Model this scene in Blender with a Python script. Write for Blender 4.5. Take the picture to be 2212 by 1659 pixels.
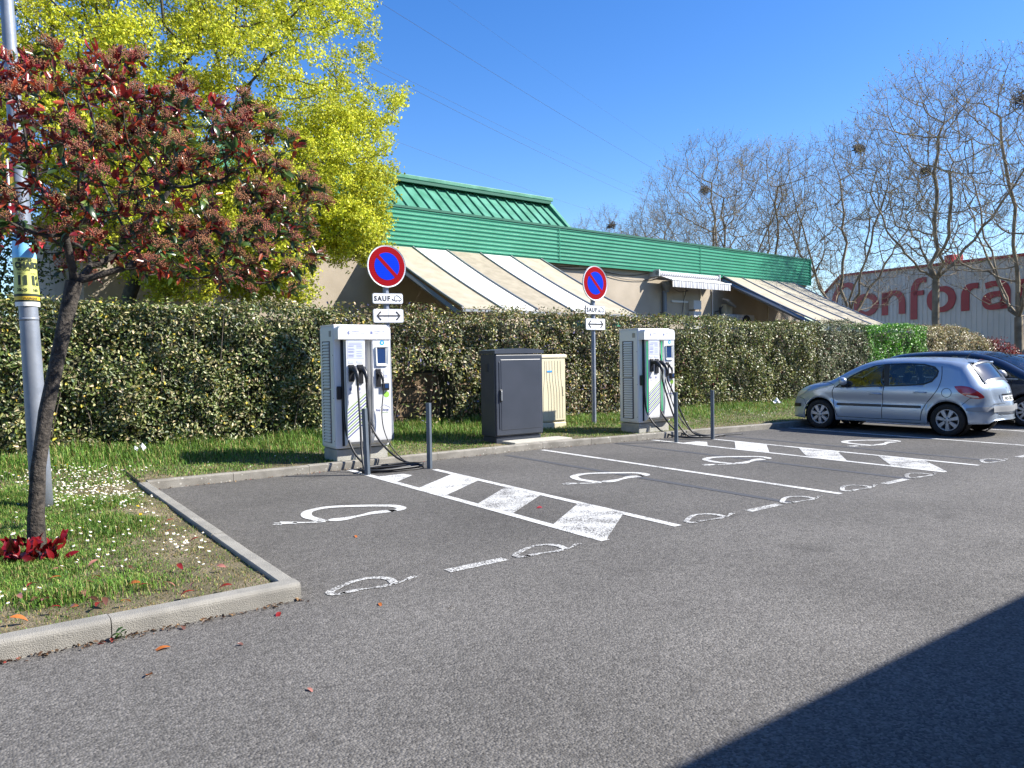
import bpy, bmesh, math, random
import numpy as np
from mathutils import Vector, Matrix
S = bpy.context.scene
for o in list(bpy.data.objects): bpy.data.objects.remove(o)
COL = S.collection
rad = math.radians
# ------------------------------------------------------------------ camera
# world: X runs along the kerb, Y towards the hedge, Z up; metres
cd = bpy.data.cameras.new('camera'); cam = bpy.data.objects.new('camera', cd); COL.objects.link(cam)
cd.sensor_width = 36; cd.lens = 36*1661/2212; cd.clip_start = .05; cd.clip_end = 2000
_p, _r, _y = rad(2.0), rad(-.88), rad(35)
_F = Vector((0, math.cos(_p), -math.sin(_p))); _U = Vector((0, math.sin(_p), math.cos(_p))); _R = Vector((1, 0, 0))
_R2 = math.cos(_r)*_R+math.sin(_r)*_U; _U2 = -math.sin(_r)*_R+math.cos(_r)*_U
_M = Matrix((_R2, _U2, -_F)).transposed()
cam.matrix_world = Matrix.Translation((0, 0, 1.63)) @ (Matrix.Rotation(-_y, 3, 'Z') @ _M).to_4x4()
S.camera = cam
S.render.resolution_x = 1024; S.render.resolution_y = 768
# ------------------------------------------------------------------ sky, sun, exposure
SUN_AZ = rad(144.1-180); SUN_EL = rad(40)      # direction towards the sun
sd = Vector((math.cos(SUN_EL)*math.cos(SUN_AZ), math.cos(SUN_EL)*math.sin(SUN_AZ), math.sin(SUN_EL)))
w = bpy.data.worlds.new('World'); S.world = w; w.use_nodes = True
nt = w.node_tree; bg = nt.nodes['Background']
sky = nt.nodes.new('ShaderNodeTexSky'); sky.sky_type = 'NISHITA'; sky.sun_disc = False
sky.sun_elevation = SUN_EL; sky.sun_rotation = math.pi/2-SUN_AZ
sky.altitude = 100; sky.air_density = 1.0; sky.dust_density = .35; sky.ozone_density = 3.0
hs = nt.nodes.new('ShaderNodeHueSaturation'); hs.inputs['Saturation'].default_value = 1.32; hs.inputs['Hue'].default_value = .511; hs.inputs['Value'].default_value = 1.4   # the camera's blue rendering of the whole sky
nt.links.new(sky.outputs[0], hs.inputs['Color']); nt.links.new(hs.outputs[0], bg.inputs[0]); bg.inputs[1].default_value = .077
sl = bpy.data.lights.new('sun', 'SUN'); sl.energy = 5.0; sl.angle = rad(.53); sl.color = (1, .955, .88)
so = bpy.data.objects.new('sun', sl); COL.objects.link(so)
so.rotation_euler = (-sd).to_track_quat('-Z', 'Y').to_euler()
S.view_settings.view_transform = 'Standard'; S.view_settings.look = 'None'
S.view_settings.exposure = 1.1; S.view_settings.gamma = 1
S.view_settings.use_curve_mapping = False
# ------------------------------------------------------------------ helpers
def lin(r, g, b):
    f = lambda c: ((c/255+.055)/1.055)**2.4 if c > 10 else c/255/12.92
    return (f(r), f(g), f(b))
def N(nt, t, **kw):
    n = nt.nodes.new(t)
    for k, v in kw.items():
        if k.startswith('i_'): n.inputs[int(k[2:])].default_value = v
        else: setattr(n, k, v)
    return n
def mat(name, col=(.5, .5, .5), rough=.6, metal=0, col2=None, scale=8, bump=0, bscale=None, spec=.5, coat=0, emit=None, estr=0, obj=False, detail=6, lo=.35, hi=.65, trans=0, attr=None, transl=0, alpha=None):
    m = bpy.data.materials.new(name); m.use_nodes = True; t = m.node_tree
    b = t.nodes['Principled BSDF']; out = t.nodes['Material Output']
    b.inputs['Base Color'].default_value = (*col, 1); b.inputs['Roughness'].default_value = rough
    b.inputs['Metallic'].default_value = metal; b.inputs['Specular IOR Level'].default_value = spec
    b.inputs['Coat Weight'].default_value = coat; b.inputs['Coat Roughness'].default_value = .06
    if emit: b.inputs['Emission Color'].default_value = (*emit, 1); b.inputs['Emission Strength'].default_value = estr
    tc = N(t, 'ShaderNodeTexCoord'); cs = tc.outputs['Object'] if obj else None
    if not obj:
        g = N(t, 'ShaderNodeNewGeometry'); cs = g.outputs['Position']
    csock = None
    if attr:
        a = N(t, 'ShaderNodeAttribute', attribute_name=attr); csock = a.outputs['Color']
    elif col2:
        n = N(t, 'ShaderNodeTexNoise'); n.inputs['Scale'].default_value = scale; n.inputs['Detail'].default_value = detail
        t.links.new(cs, n.inputs['Vector'])
        r = N(t, 'ShaderNodeValToRGB'); r.color_ramp.elements[0].position = lo; r.color_ramp.elements[1].position = hi
        r.color_ramp.elements[0].color = (*col, 1); r.color_ramp.elements[1].color = (*col2, 1)
        t.links.new(n.outputs[0], r.inputs[0]); csock = r.outputs[0]
    if csock: t.links.new(csock, b.inputs['Base Color'])
    if bump:
        n = N(t, 'ShaderNodeTexNoise'); n.inputs['Scale'].default_value = bscale or scale*3; n.inputs['Detail'].default_value = 5
        t.links.new(cs, n.inputs['Vector'])
        bp = N(t, 'ShaderNodeBump'); bp.inputs['Strength'].default_value = bump; bp.inputs['Distance'].default_value = .02
        t.links.new(n.outputs[0], bp.inputs['Height']); t.links.new(bp.outputs[0], b.inputs['Normal'])
    if transl:
        tr = N(t, 'ShaderNodeBsdfTranslucent'); mx = N(t, 'ShaderNodeMixShader'); mx.inputs[0].default_value = transl
        if csock: t.links.new(csock, tr.inputs[0])
        else: tr.inputs[0].default_value = (*col, 1)
        t.links.new(b.outputs[0], mx.inputs[1]); t.links.new(tr.outputs[0], mx.inputs[2]); t.links.new(mx.outputs[0], out.inputs[0])
    return m
def glass_mat(name, tint, refl=.06, rough=.02):
    m = bpy.data.materials.new(name); m.use_nodes = True; t = m.node_tree; out = t.nodes['Material Output']
    t.nodes.remove(t.nodes['Principled BSDF'])
    tr = N(t, 'ShaderNodeBsdfTransparent'); tr.inputs[0].default_value = (*tint, 1)
    gl = N(t, 'ShaderNodeBsdfGlossy'); gl.inputs['Roughness'].default_value = rough
    fr = N(t, 'ShaderNodeLayerWeight'); fr.inputs[0].default_value = .35
    mp = N(t, 'ShaderNodeMapRange'); mp.inputs[3].default_value = refl; mp.inputs[4].default_value = .9
    mx = N(t, 'ShaderNodeMixShader')
    t.links.new(fr.outputs['Fresnel'], mp.inputs[0]); t.links.new(mp.outputs[0], mx.inputs[0])
    t.links.new(tr.outputs[0], mx.inputs[1]); t.links.new(gl.outputs[0], mx.inputs[2]); t.links.new(mx.outputs[0], out.inputs[0])
    return m
def tag(o, label=None, cat=None, group=None, kind=None):
    if label: o['label'] = label
    if cat: o['category'] = cat
    if group: o['group'] = group
    if kind: o['kind'] = kind
    return o
def link(name, me, parent=None, m=None, smooth=False):
    if m is not None:
        me.materials.clear(); me.materials.append(m)
    if smooth:
        me.polygons.foreach_set('use_smooth', [True]*len(me.polygons))
    o = bpy.data.objects.new(name, me); COL.objects.link(o)
    if parent: o.parent = parent
    return o
def empty(name, loc=(0, 0, 0), rz=0):
    o = bpy.data.objects.new(name, None); COL.objects.link(o); o.location = loc; o.rotation_euler = (0, 0, rz)
    o.empty_display_size = .2
    return o
def np_mesh(name, V, quads=None, tris=None, cols=None, smooth=False):
    me = bpy.data.meshes.new(name); V = np.asarray(V, dtype=np.float32)
    nq = 0 if quads is None else len(quads); ntr = 0 if tris is None else len(tris)
    idx = []
    if nq: idx.append(np.asarray(quads, dtype=np.int32).ravel())
    if ntr: idx.append(np.asarray(tris, dtype=np.int32).ravel())
    idx = np.concatenate(idx)
    me.vertices.add(len(V)); me.vertices.foreach_set('co', V.ravel())
    me.loops.add(len(idx)); me.loops.foreach_set('vertex_index', idx)
    me.polygons.add(nq+ntr)
    st = np.concatenate([np.arange(nq)*4, nq*4+np.arange(ntr)*3]).astype(np.int32)
    me.polygons.foreach_set('loop_start', st)
    if smooth: me.polygons.foreach_set('use_smooth', np.ones(nq+ntr, dtype=bool))
    if cols is not None:
        a = me.color_attributes.new('Col', 'FLOAT_COLOR', 'POINT')
        c = np.ones((len(V), 4), dtype=np.float32); c[:, :3] = cols; a.data.foreach_set('color', c.ravel())
    me.update(calc_edges=True); me.validate()
    return me
class MB:
    """collects shapes; build() links them as one mesh object"""
    def __init__(s): s.v = []; s.f = []
    def add(s, vs, fs):
        n = len(s.v); s.v += [tuple(p) for p in vs]; s.f += [tuple(i+n for i in f) for f in fs]; return s
    def box(s, x0, x1, y0, y1, z0, z1, b=0):
        if b <= 0:
            vs = [(x, y, z) for z in (z0, z1) for y in (y0, y1) for x in (x0, x1)]
            return s.add(vs, [(0, 2, 3, 1), (4, 5, 7, 6), (0, 1, 5, 4), (2, 6, 7, 3), (0, 4, 6, 2), (1, 3, 7, 5)])
        bm = bmesh.new(); bmesh.ops.create_cube(bm, size=1)
        for v in bm.verts: v.co = Vector(((x0+x1)/2+v.co.x*(x1-x0), (y0+y1)/2+v.co.y*(y1-y0), (z0+z1)/2+v.co.z*(z1-z0)))
        bmesh.ops.bevel(bm, geom=bm.edges[:], offset=b, segments=2, affect='EDGES', profile=.5)
        return s.bm(bm)
    def bm(s, bm):
        bm.verts.index_update(); n = len(s.v)
        s.v += [tuple(v.co) for v in bm.verts]; s.f += [tuple(v.index+n for v in f.verts) for f in bm.faces]; bm.free(); return s
    def tube(s, pts, r, n=8, cap=True):
        pts = [Vector(p) for p in pts]; K = len(pts); rs = r if hasattr(r, '__len__') else [r]*K
        base = len(s.v); t0 = (pts[1]-pts[0]).normalized()
        a = t0.cross(Vector((0, 0, 1)) if abs(t0.z) < .9 else Vector((1, 0, 0))).normalized()
        for i, p in enumerate(pts):
            t = (pts[min(i+1, K-1)]-pts[max(i-1, 0)]).normalized()
            a = (a-t*a.dot(t)).normalized(); b = t.cross(a)
            for j in range(n):
                q = 2*math.pi*j/n; s.v.append(tuple(p+(a*math.cos(q)+b*math.sin(q))*rs[i]))
        for i in range(K-1):
            for j in range(n):
                k = (j+1) % n; s.f.append((base+i*n+j, base+i*n+k, base+(i+1)*n+k, base+(i+1)*n+j))
        if cap:
            s.f.append(tuple(base+j for j in reversed(range(n)))); s.f.append(tuple(base+(K-1)*n+j for j in range(n)))
        return s
    def prism(s, poly, f0, f1):
        """poly: 2-D points; f0/f1 map (u,v) to the two end planes"""
        n = len(poly); vs = [f0(*p) for p in poly]+[f1(*p) for p in poly]
        fs = [tuple(reversed(range(n))), tuple(range(n, 2*n))]+[(i, (i+1) % n, n+(i+1) % n, n+i) for i in range(n)]
        return s.add(vs, fs)
    def lathe(s, prof, n=24, axis='z', c=(0, 0, 0)):
        base = len(s.v); K = len(prof)
        for r, h in prof:
            for j in range(n):
                q = 2*math.pi*j/n; a, b = r*math.cos(q), r*math.sin(q)
                p = {'z': (a, b, h), 'y': (a, h, b), 'x': (h, a, b)}[axis]
                s.v.append((p[0]+c[0], p[1]+c[1], p[2]+c[2]))
        for i in range(K-1):
            for j in range(n):
                k = (j+1) % n; s.f.append((base+i*n+j, base+i*n+k, base+(i+1)*n+k, base+(i+1)*n+j))
        return s
    def xf(s, M):
        s.v = [tuple(M @ Vector(p)) for p in s.v]; return s
    def mesh(s, name):
        me = bpy.data.meshes.new(name); me.from_pydata(s.v, [], s.f)
        bm = bmesh.new(); bm.from_mesh(me); bmesh.ops.recalc_face_normals(bm, faces=bm.faces[:]); bm.to_mesh(me); bm.free()
        me.update(); return me
    def build(s, name, m, parent=None, smooth=False, auto=None):
        me = s.mesh(name); o = link(name, me, parent, m, smooth)
        if auto is not None:
            me.polygons.foreach_set('use_smooth', [True]*len(me.polygons))
            bm = bmesh.new(); bm.from_mesh(me)
            for e in bm.edges:
                if len(e.link_faces) == 2 and e.calc_face_angle(0) > rad(auto): e.smooth = False
            bm.to_mesh(me); bm.free()
        return o
def copy_tree(o, parent=None):
    c = o.copy(); COL.objects.link(c); c.parent = parent
    for ch in list(o.children): copy_tree(ch, c)
    return c
def smoothline(pts, n=6):
    """Catmull-Rom through points"""
    P = [Vector(p) for p in pts]; out = []
    for i in range(len(P)-1):
        p0 = P[max(i-1, 0)]; p1 = P[i]; p2 = P[i+1]; p3 = P[min(i+2, len(P)-1)]
        for k in range(n):
            t = k/n
            out.append(.5*((2*p1)+(p2-p0)*t+(2*p0-5*p1+4*p2-p3)*t*t+(3*p1-p0-3*p2+p3)*t**3))
    return out+[P[-1]]
def text_mesh(s, size, bold=0, align='LEFT', extrude=0, sx=1, space=1):
    cu = bpy.data.curves.new('lettering', 'FONT'); cu.body = s; cu.size = size; cu.offset = bold; cu.align_x = align; cu.extrude = extrude; cu.space_character = space
    cu.resolution_u = 3
    o = bpy.data.objects.new('lettering', cu); COL.objects.link(o)
    bpy.context.view_layer.update()
    dg = bpy.context.evaluated_depsgraph_get(); me = bpy.data.meshes.new_from_object(o.evaluated_get(dg))
    bpy.data.objects.remove(o); bpy.data.curves.remove(cu)
    if sx != 1:
        for v in me.vertices: v.co.x *= sx
    return me
def text_on(name, s, size, m, parent, x, y, z, bold=0, align='LEFT', extrude=0, sx=1, space=1):
    """lettering standing on a face that looks to -Y"""
    me = text_mesh(s, size, bold, align, extrude, sx, space)
    for v in me.vertices: v.co = Vector((x+v.co.x, y-v.co.z, z+v.co.y))
    return link(name, me, parent, m)
def stroke(pts, wd, closed=False):
    """2-D stroke -> verts, quads (flat list of (u,v))"""
    P = [Vector((p[0], p[1])) for p in pts]; K = len(P); W = wd if hasattr(wd, '__len__') else [wd]*K; vs = []; fs = []
    for i, p in enumerate(P):
        a = P[(i-1) % K] if closed else P[max(i-1, 0)]; b = P[(i+1) % K] if closed else P[min(i+1, K-1)]
        t = (b-a); t = t.normalized() if t.length > 1e-9 else Vector((1, 0)); nrm = Vector((-t.y, t.x))
        vs += [p+nrm*W[i]/2, p-nrm*W[i]/2]
    for i in range(K if closed else K-1):
        j = (i+1) % K; fs.append((2*i, 2*i+1, 2*j+1, 2*j))
    return [tuple(v) for v in vs], fs
def in_poly(x, y, poly):
    c = False; n = len(poly)
    for i in range(n):
        x0, y0 = poly[i]; x1, y1 = poly[(i+1) % n]
        if (y0 > y) != (y1 > y) and x < (x1-x0)*(y-y0)/(y1-y0)+x0: c = not c
    return c
def in_poly_np(X, Y, poly):
    c = np.zeros(X.shape, bool); n = len(poly)
    for i in range(n):
        x0, y0 = poly[i]; x1, y1 = poly[(i+1) % n]
        if y0 == y1: continue
        m = ((y0 > Y) != (y1 > Y)) & (X < (x1-x0)*(Y-y0)/(y1-y0)+x0); c ^= m
    return c
def vnoise(x, y, s, seed=0):
    """cheap smooth value noise on arrays, 0..1"""
    r = np.random.RandomState(seed); T = r.rand(64, 64)
    u = np.asarray(x)*s+1000; v = np.asarray(y)*s+1000
    iu = np.floor(u).astype(int); iv = np.floor(v).astype(int); fu = u-iu; fv = v-iv
    fu = fu*fu*(3-2*fu); fv = fv*fv*(3-2*fv); g = lambda a, b: T[a % 64, b % 64]
    return (g(iu, iv)*(1-fu)+g(iu+1, iv)*fu)*(1-fv)+(g(iu, iv+1)*(1-fu)+g(iu+1, iv+1)*fu)*fv
def unit(a): return a/np.maximum(np.linalg.norm(a, axis=-1, keepdims=True), 1e-9)
def leaves_mesh(name, C, A, Nn, L, Wd, cols, fold=.25, curl=.15):
    """one folded leaf (two quads) for each centre C, axis A, normal Nn, length L, width Wd"""
    n = len(C); A = unit(A); B = unit(np.cross(Nn, A)); Nn = np.cross(A, B); L = np.asarray(L)[:, None]*np.ones((n, 1)); Wd = np.asarray(Wd)[:, None]*np.ones((n, 1))
    V = np.empty((n, 6, 3)); h = L/2
    V[:, 0] = C-A*h
    V[:, 1] = C-A*h*.35+B*Wd*.5+Nn*Wd*fold
    V[:, 2] = C+A*h*.4+B*Wd*.42+Nn*Wd*(fold*.9)-Nn*L*curl*.3
    V[:, 3] = C+A*h-Nn*L*curl
    V[:, 4] = C+A*h*.4-B*Wd*.42+Nn*Wd*(fold*.9)-Nn*L*curl*.3
    V[:, 5] = C-A*h*.35-B*Wd*.5+Nn*Wd*fold
    i = np.arange(n)[:, None]*6
    Q = np.concatenate([i+np.array([[0, 1, 2, 3]]), i+np.array([[0, 3, 4, 5]])])
    return np_mesh(name, V.reshape(-1, 3), quads=Q, cols=np.repeat(cols, 6, axis=0))
def specks_mesh(name, C, A, Nn, L, Wd, cols):
    """one small bent diamond (two triangles) for each centre"""
    n = len(C); A = unit(A); B = unit(np.cross(Nn, A)); Nn = np.cross(A, B); L = np.asarray(L)[:, None]; Wd = np.asarray(Wd)[:, None]; V = np.empty((n, 4, 3))
    V[:, 0] = C-A*L*.5; V[:, 1] = C+B*Wd*.5+Nn*Wd*.25; V[:, 2] = C+A*L*.5; V[:, 3] = C-B*Wd*.5+Nn*Wd*.25
    return np_mesh(name, V.reshape(-1, 3), quads=np.arange(n)[:, None]*4+np.array([[0, 1, 2, 3]]), cols=np.repeat(cols, 4, axis=0))
def jit(cols, rng, a=.25):
    return cols*(1+rng.uniform(-a, a, (len(cols), 1)))*(1+rng.uniform(-a*.35, a*.35, cols.shape))
def pick(rng, n, pal):
    """pal: list of (weight, (r,g,b) sRGB)"""
    wts = np.array([p[0] for p in pal], float); wts /= wts.sum(); c = np.array([lin(*p[1]) for p in pal])
    return c[rng.choice(len(pal), n, p=wts)]
# ---- branching skeleton grown towards a cloud of tips
class Tree:
    def __init__(s, trunk, rng):
        s.rng = rng; s.P = [np.array(p, float) for p in trunk]; s.par = list(range(-1, len(trunk)-1)); s.len = [0.]
        for i in range(1, len(trunk)): s.len.append(s.len[-1]+np.linalg.norm(s.P[i]-s.P[i-1]))
        s.chains = [list(range(len(trunk)))]; s.lock = len(trunk)-1; s.tips = []
    def grow(s, tips, wlen=.35, up=.12, start=None, jitter=.05, k=3, cap=None, wob=0):
        root = s.P[s.lock]; order = np.argsort(np.linalg.norm(tips-root, axis=1))
        mx_ = len(s.P)+len(tips)*k+10; A = np.zeros((mx_, 3)); Ln = np.zeros(mx_); n = len(s.P); A[:n] = s.P; Ln[:n] = s.len
        lo = s.lock if start is None else start
        hi = None if cap is None else cap
        for t in tips[order]:
            d = np.linalg.norm(A[lo:(hi or n)]-t, axis=1)+wlen*Ln[lo:(hi or n)]; i = lo+int(np.argmin(d)); a = A[i]; D = np.linalg.norm(t-a)
            if D < 1e-3: continue
            ch = [i]; ctrl = (a+t)/2+np.array([0, 0, -up*D])+s.rng.normal(0, jitter, 3)*D
            for q in range(1, k+1):
                f = q/k; p = (1-f)**2*a+2*f*(1-f)*ctrl+f*f*t
                if wob and q < k: p = p+s.rng.normal(0, wob, 3)*D
                A[n] = p; Ln[n] = Ln[ch[-1]]+D/k; s.par.append(ch[-1]); s.P.append(p); ch.append(n); n += 1
            s.chains.append(ch); s.tips.append(n-1)
        s.len = list(Ln[:n])
    def radii(s, rtip, power=.42, rmax=9):
        n = len(s.P); cnt = np.zeros(n); ch = np.zeros(n, int)
        for i in range(n):
            if s.par[i] >= 0: ch[s.par[i]] += 1
        cnt[ch == 0] = 1
        for i in range(n-1, 0, -1): cnt[s.par[i]] += cnt[i]
        s.r = np.minimum(rtip*cnt**power, rmax); return s.r
    def tubes(s, trunk_r=None, sides=5, extra=None):
        lines = []
        for c in s.chains:
            R = s.r[c].copy()
            if len(c) > 1 and c is not s.chains[0]: R[0] = min(R[0], R[1]*1.25)
            if c is s.chains[0] and trunk_r is not None: R = np.array(trunk_r)
            lines.append((np.array([s.P[i] for i in c]), R))
        if extra: lines += extra
        return tubes_mesh(lines, sides)
def tubes_mesh(lines, sides=5, name='branches'):
    by = {}
    for P, R in lines:
        by.setdefault((len(P), sides if R.max() > .012 else 3), []).append((P, R))
    VV = []; QQ = []; off = 0
    for (K, n), ls in by.items():
        P = np.array([l[0] for l in ls]); R = np.array([l[1] for l in ls]); T = unit(np.gradient(P, axis=1))
        ref = np.where(np.abs(T[:, :1, 2:3]) < .8, np.array([[[0, 0, 1.]]]), np.array([[[1., 0, 0]]]))
        a = unit(np.cross(T, ref)); b = np.cross(T, a); q = np.arange(n)*2*math.pi/n
        V = P[:, :, None]+(a[:, :, None]*np.cos(q)[:, None]+b[:, :, None]*np.sin(q)[:, None])*R[:, :, None, None]
        M = len(ls); base = off+np.arange(M)[:, None, None]*K*n+np.arange(K-1)[None, :, None]*n; j = np.arange(n); k = (j+1) % n
        Q = np.stack([base+j, base+k, base+n+k, base+n+j], -1).reshape(-1, 4)
        VV.append(V.reshape(-1, 3)); QQ.append(Q); off += M*K*n
    return np_mesh(name, np.concatenate(VV), quads=np.concatenate(QQ), smooth=True)
# ------------------------------------------------------------------ materials
def asphalt_mat():
    m = bpy.data.materials.new('asphalt'); m.use_nodes = True; t = m.node_tree; b = t.nodes['Principled BSDF']
    g = N(t, 'ShaderNodeNewGeometry'); P = g.outputs['Position']
    v = N(t, 'ShaderNodeTexVoronoi'); v.inputs['Scale'].default_value = 85; t.links.new(P, v.inputs['Vector'])
    n1 = N(t, 'ShaderNodeTexNoise'); n1.inputs['Scale'].default_value = 210; n1.inputs['Detail'].default_value = 3; t.links.new(P, n1.inputs['Vector'])
    n2 = N(t, 'ShaderNodeTexNoise'); n2.inputs['Scale'].default_value = .55; n2.inputs['Detail'].default_value = 7; t.links.new(P, n2.inputs['Vector'])
    n3 = N(t, 'ShaderNodeTexNoise'); n3.inputs['Scale'].default_value = 9; n3.inputs['Detail'].default_value = 6; t.links.new(P, n3.inputs['Vector'])
    r = N(t, 'ShaderNodeValToRGB'); e = r.color_ramp.elements
    e[0].position = 0; e[0].color = (.030, .028, .026, 1); e[1].position = 1; e[1].color = (.34, .31, .27, 1)
    for p, c in ((.25, (.078, .074, .069, 1)), (.55, (.122, .116, .108, 1)), (.85, (.185, .175, .162, 1))):
        q = e.new(p); q.color = c
    sep = N(t, 'ShaderNodeSeparateColor'); t.links.new(v.outputs['Color'], sep.inputs[0])
    mx = N(t, 'ShaderNodeMath', operation='MULTIPLY_ADD'); mx.inputs[1].default_value = .6; t.links.new(sep.outputs[0], mx.inputs[0])
    m2 = N(t, 'ShaderNodeMath', operation='MULTIPLY'); m2.inputs[1].default_value = .4; t.links.new(n1.outputs[0], m2.inputs[0]); t.links.new(m2.outputs[0], mx.inputs[2])
    t.links.new(mx.outputs[0], r.inputs[0])
    mr = N(t, 'ShaderNodeMapRange'); mr.inputs[1].default_value = .25; mr.inputs[2].default_value = .75; mr.inputs[3].default_value = .78; mr.inputs[4].default_value = 1.2; t.links.new(n2.outputs[0], mr.inputs[0])
    mr3 = N(t, 'ShaderNodeMapRange'); mr3.inputs[1].default_value = .2; mr3.inputs[2].default_value = .8; mr3.inputs[3].default_value = .86; mr3.inputs[4].default_value = 1.14; t.links.new(n3.outputs[0], mr3.inputs[0])
    mm = N(t, 'ShaderNodeMath', operation='MULTIPLY'); t.links.new(mr.outputs[0], mm.inputs[0]); t.links.new(mr3.outputs[0], mm.inputs[1])
    # the lane in front of the bays is more worn and paler than the bays
    sx = N(t, 'ShaderNodeSeparateXYZ'); t.links.new(P, sx.inputs[0])
    md = N(t, 'ShaderNodeMath', operation='MULTIPLY_ADD'); md.inputs[1].default_value = 2.0; t.links.new(n2.outputs[0], md.inputs[0]); t.links.new(sx.outputs[1], md.inputs[2])
    ml = N(t, 'ShaderNodeMapRange'); ml.inputs[1].default_value = 5.6; ml.inputs[2].default_value = 6.6; ml.inputs[3].default_value = 1.08; ml.inputs[4].default_value = .90; t.links.new(md.outputs[0], ml.inputs[0])
    mm2 = N(t, 'ShaderNodeMath', operation='MULTIPLY'); t.links.new(mm.outputs[0], mm2.inputs[0]); t.links.new(ml.outputs[0], mm2.inputs[1])
    # drips and tyre-darkened spots
    v2 = N(t, 'ShaderNodeTexVoronoi'); v2.inputs['Scale'].default_value = .75; n5 = N(t, 'ShaderNodeTexNoise'); n5.inputs['Scale'].default_value = 6; n5.inputs['Detail'].default_value = 5; t.links.new(P, n5.inputs['Vector'])
    vm = N(t, 'ShaderNodeVectorMath', operation='MULTIPLY_ADD'); vm.inputs[1].default_value = (.35, .35, 0); t.links.new(n5.outputs['Color'], vm.inputs[0]); t.links.new(P, vm.inputs[2]); t.links.new(vm.outputs[0], v2.inputs['Vector'])
    st = N(t, 'ShaderNodeMapRange'); st.inputs[1].default_value = .04; st.inputs[2].default_value = .20; st.inputs[3].default_value = .68; st.inputs[4].default_value = 1.0; t.links.new(v2.outputs['Distance'], st.inputs[0])
    mm3 = N(t, 'ShaderNodeMath', operation='MULTIPLY'); t.links.new(mm2.outputs[0], mm3.inputs[0]); t.links.new(st.outputs[0], mm3.inputs[1])
    c = N(t, 'ShaderNodeVectorMath', operation='SCALE'); t.links.new(r.outputs[0], c.inputs[0]); t.links.new(mm3.outputs[0], c.inputs['Scale'])
    t.links.new(c.outputs[0], b.inputs['Base Color']); b.inputs['Roughness'].default_value = .9; b.inputs['Specular IOR Level'].default_value = .25
    bp = N(t, 'ShaderNodeBump'); bp.inputs['Strength'].default_value = .9; bp.inputs['Distance'].default_value = .006
    t.links.new(v.outputs['Distance'], bp.inputs['Height']); bp.invert = True; t.links.new(bp.outputs[0], b.inputs['Normal'])
    return m
def paint_mat(name, wear, col=(.74, .74, .72), under=(.085, .08, .076)):
    m = bpy.data.materials.new(name); m.use_nodes = True; t = m.node_tree; b = t.nodes['Principled BSDF']
    g = N(t, 'ShaderNodeNewGeometry'); P = g.outputs['Position']
    n = N(t, 'ShaderNodeTexNoise'); n.inputs['Scale'].default_value = 75; n.inputs['Detail'].default_value = 6; n.inputs['Roughness'].default_value = .65; t.links.new(P, n.inputs['Vector'])
    n2 = N(t, 'ShaderNodeTexNoise'); n2.inputs['Scale'].default_value = 3.5; n2.inputs['Detail'].default_value = 3; t.links.new(P, n2.inputs['Vector'])
    a = N(t, 'ShaderNodeMath', operation='MULTIPLY_ADD'); a.inputs[1].default_value = .35; t.links.new(n2.outputs[0], a.inputs[0]); t.links.new(n.outputs[0], a.inputs[2])
    r = N(t, 'ShaderNodeValToRGB'); e = r.color_ramp.elements
    e[0].position = wear-.03; e[1].position = wear+.05; e[0].color = (*under, 1); e[1].color = (*col, 1)
    t.links.new(a.outputs[0], r.inputs[0]); t.links.new(r.outputs[0], b.inputs['Base Color']); b.inputs['Roughness'].default_value = .75
    bp = N(t, 'ShaderNodeBump'); bp.inputs['Strength'].default_value = .4; bp.inputs['Distance'].default_value = .004; t.links.new(n.outputs[0], bp.inputs['Height']); t.links.new(bp.outputs[0], b.inputs['Normal'])
    return m
def soil_mat():
    m = bpy.data.materials.new('soil and thatch'); m.use_nodes = True; t = m.node_tree; b = t.nodes['Principled BSDF']
    g = N(t, 'ShaderNodeNewGeometry'); P = g.outputs['Position']
    n = N(t, 'ShaderNodeTexNoise'); n.inputs['Scale'].default_value = 1.7; n.inputs['Detail'].default_value = 9; n.inputs['Roughness'].default_value = .65; t.links.new(P, n.inputs['Vector'])
    r = N(t, 'ShaderNodeValToRGB'); e = r.color_ramp.elements; e[0].position = .3; e[0].color = (.075, .068, .03, 1); e[1].position = .7; e[1].color = (.27, .215, .145, 1)
    q = e.new(.5); q.color = (.14, .115, .065, 1)
    t.links.new(n.outputs[0], r.inputs[0]); t.links.new(r.outputs[0], b.inputs['Base Color']); b.inputs['Roughness'].default_value = .95
    n2 = N(t, 'ShaderNodeTexNoise'); n2.inputs['Scale'].default_value = 60; n2.inputs['Detail'].default_value = 6; t.links.new(P, n2.inputs['Vector'])
    bp = N(t, 'ShaderNodeBump'); bp.inputs['Strength'].default_value = .8; bp.inputs['Distance'].default_value = .03; t.links.new(n2.outputs[0], bp.inputs['Height']); t.links.new(bp.outputs[0], b.inputs['Normal'])
    return m
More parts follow.
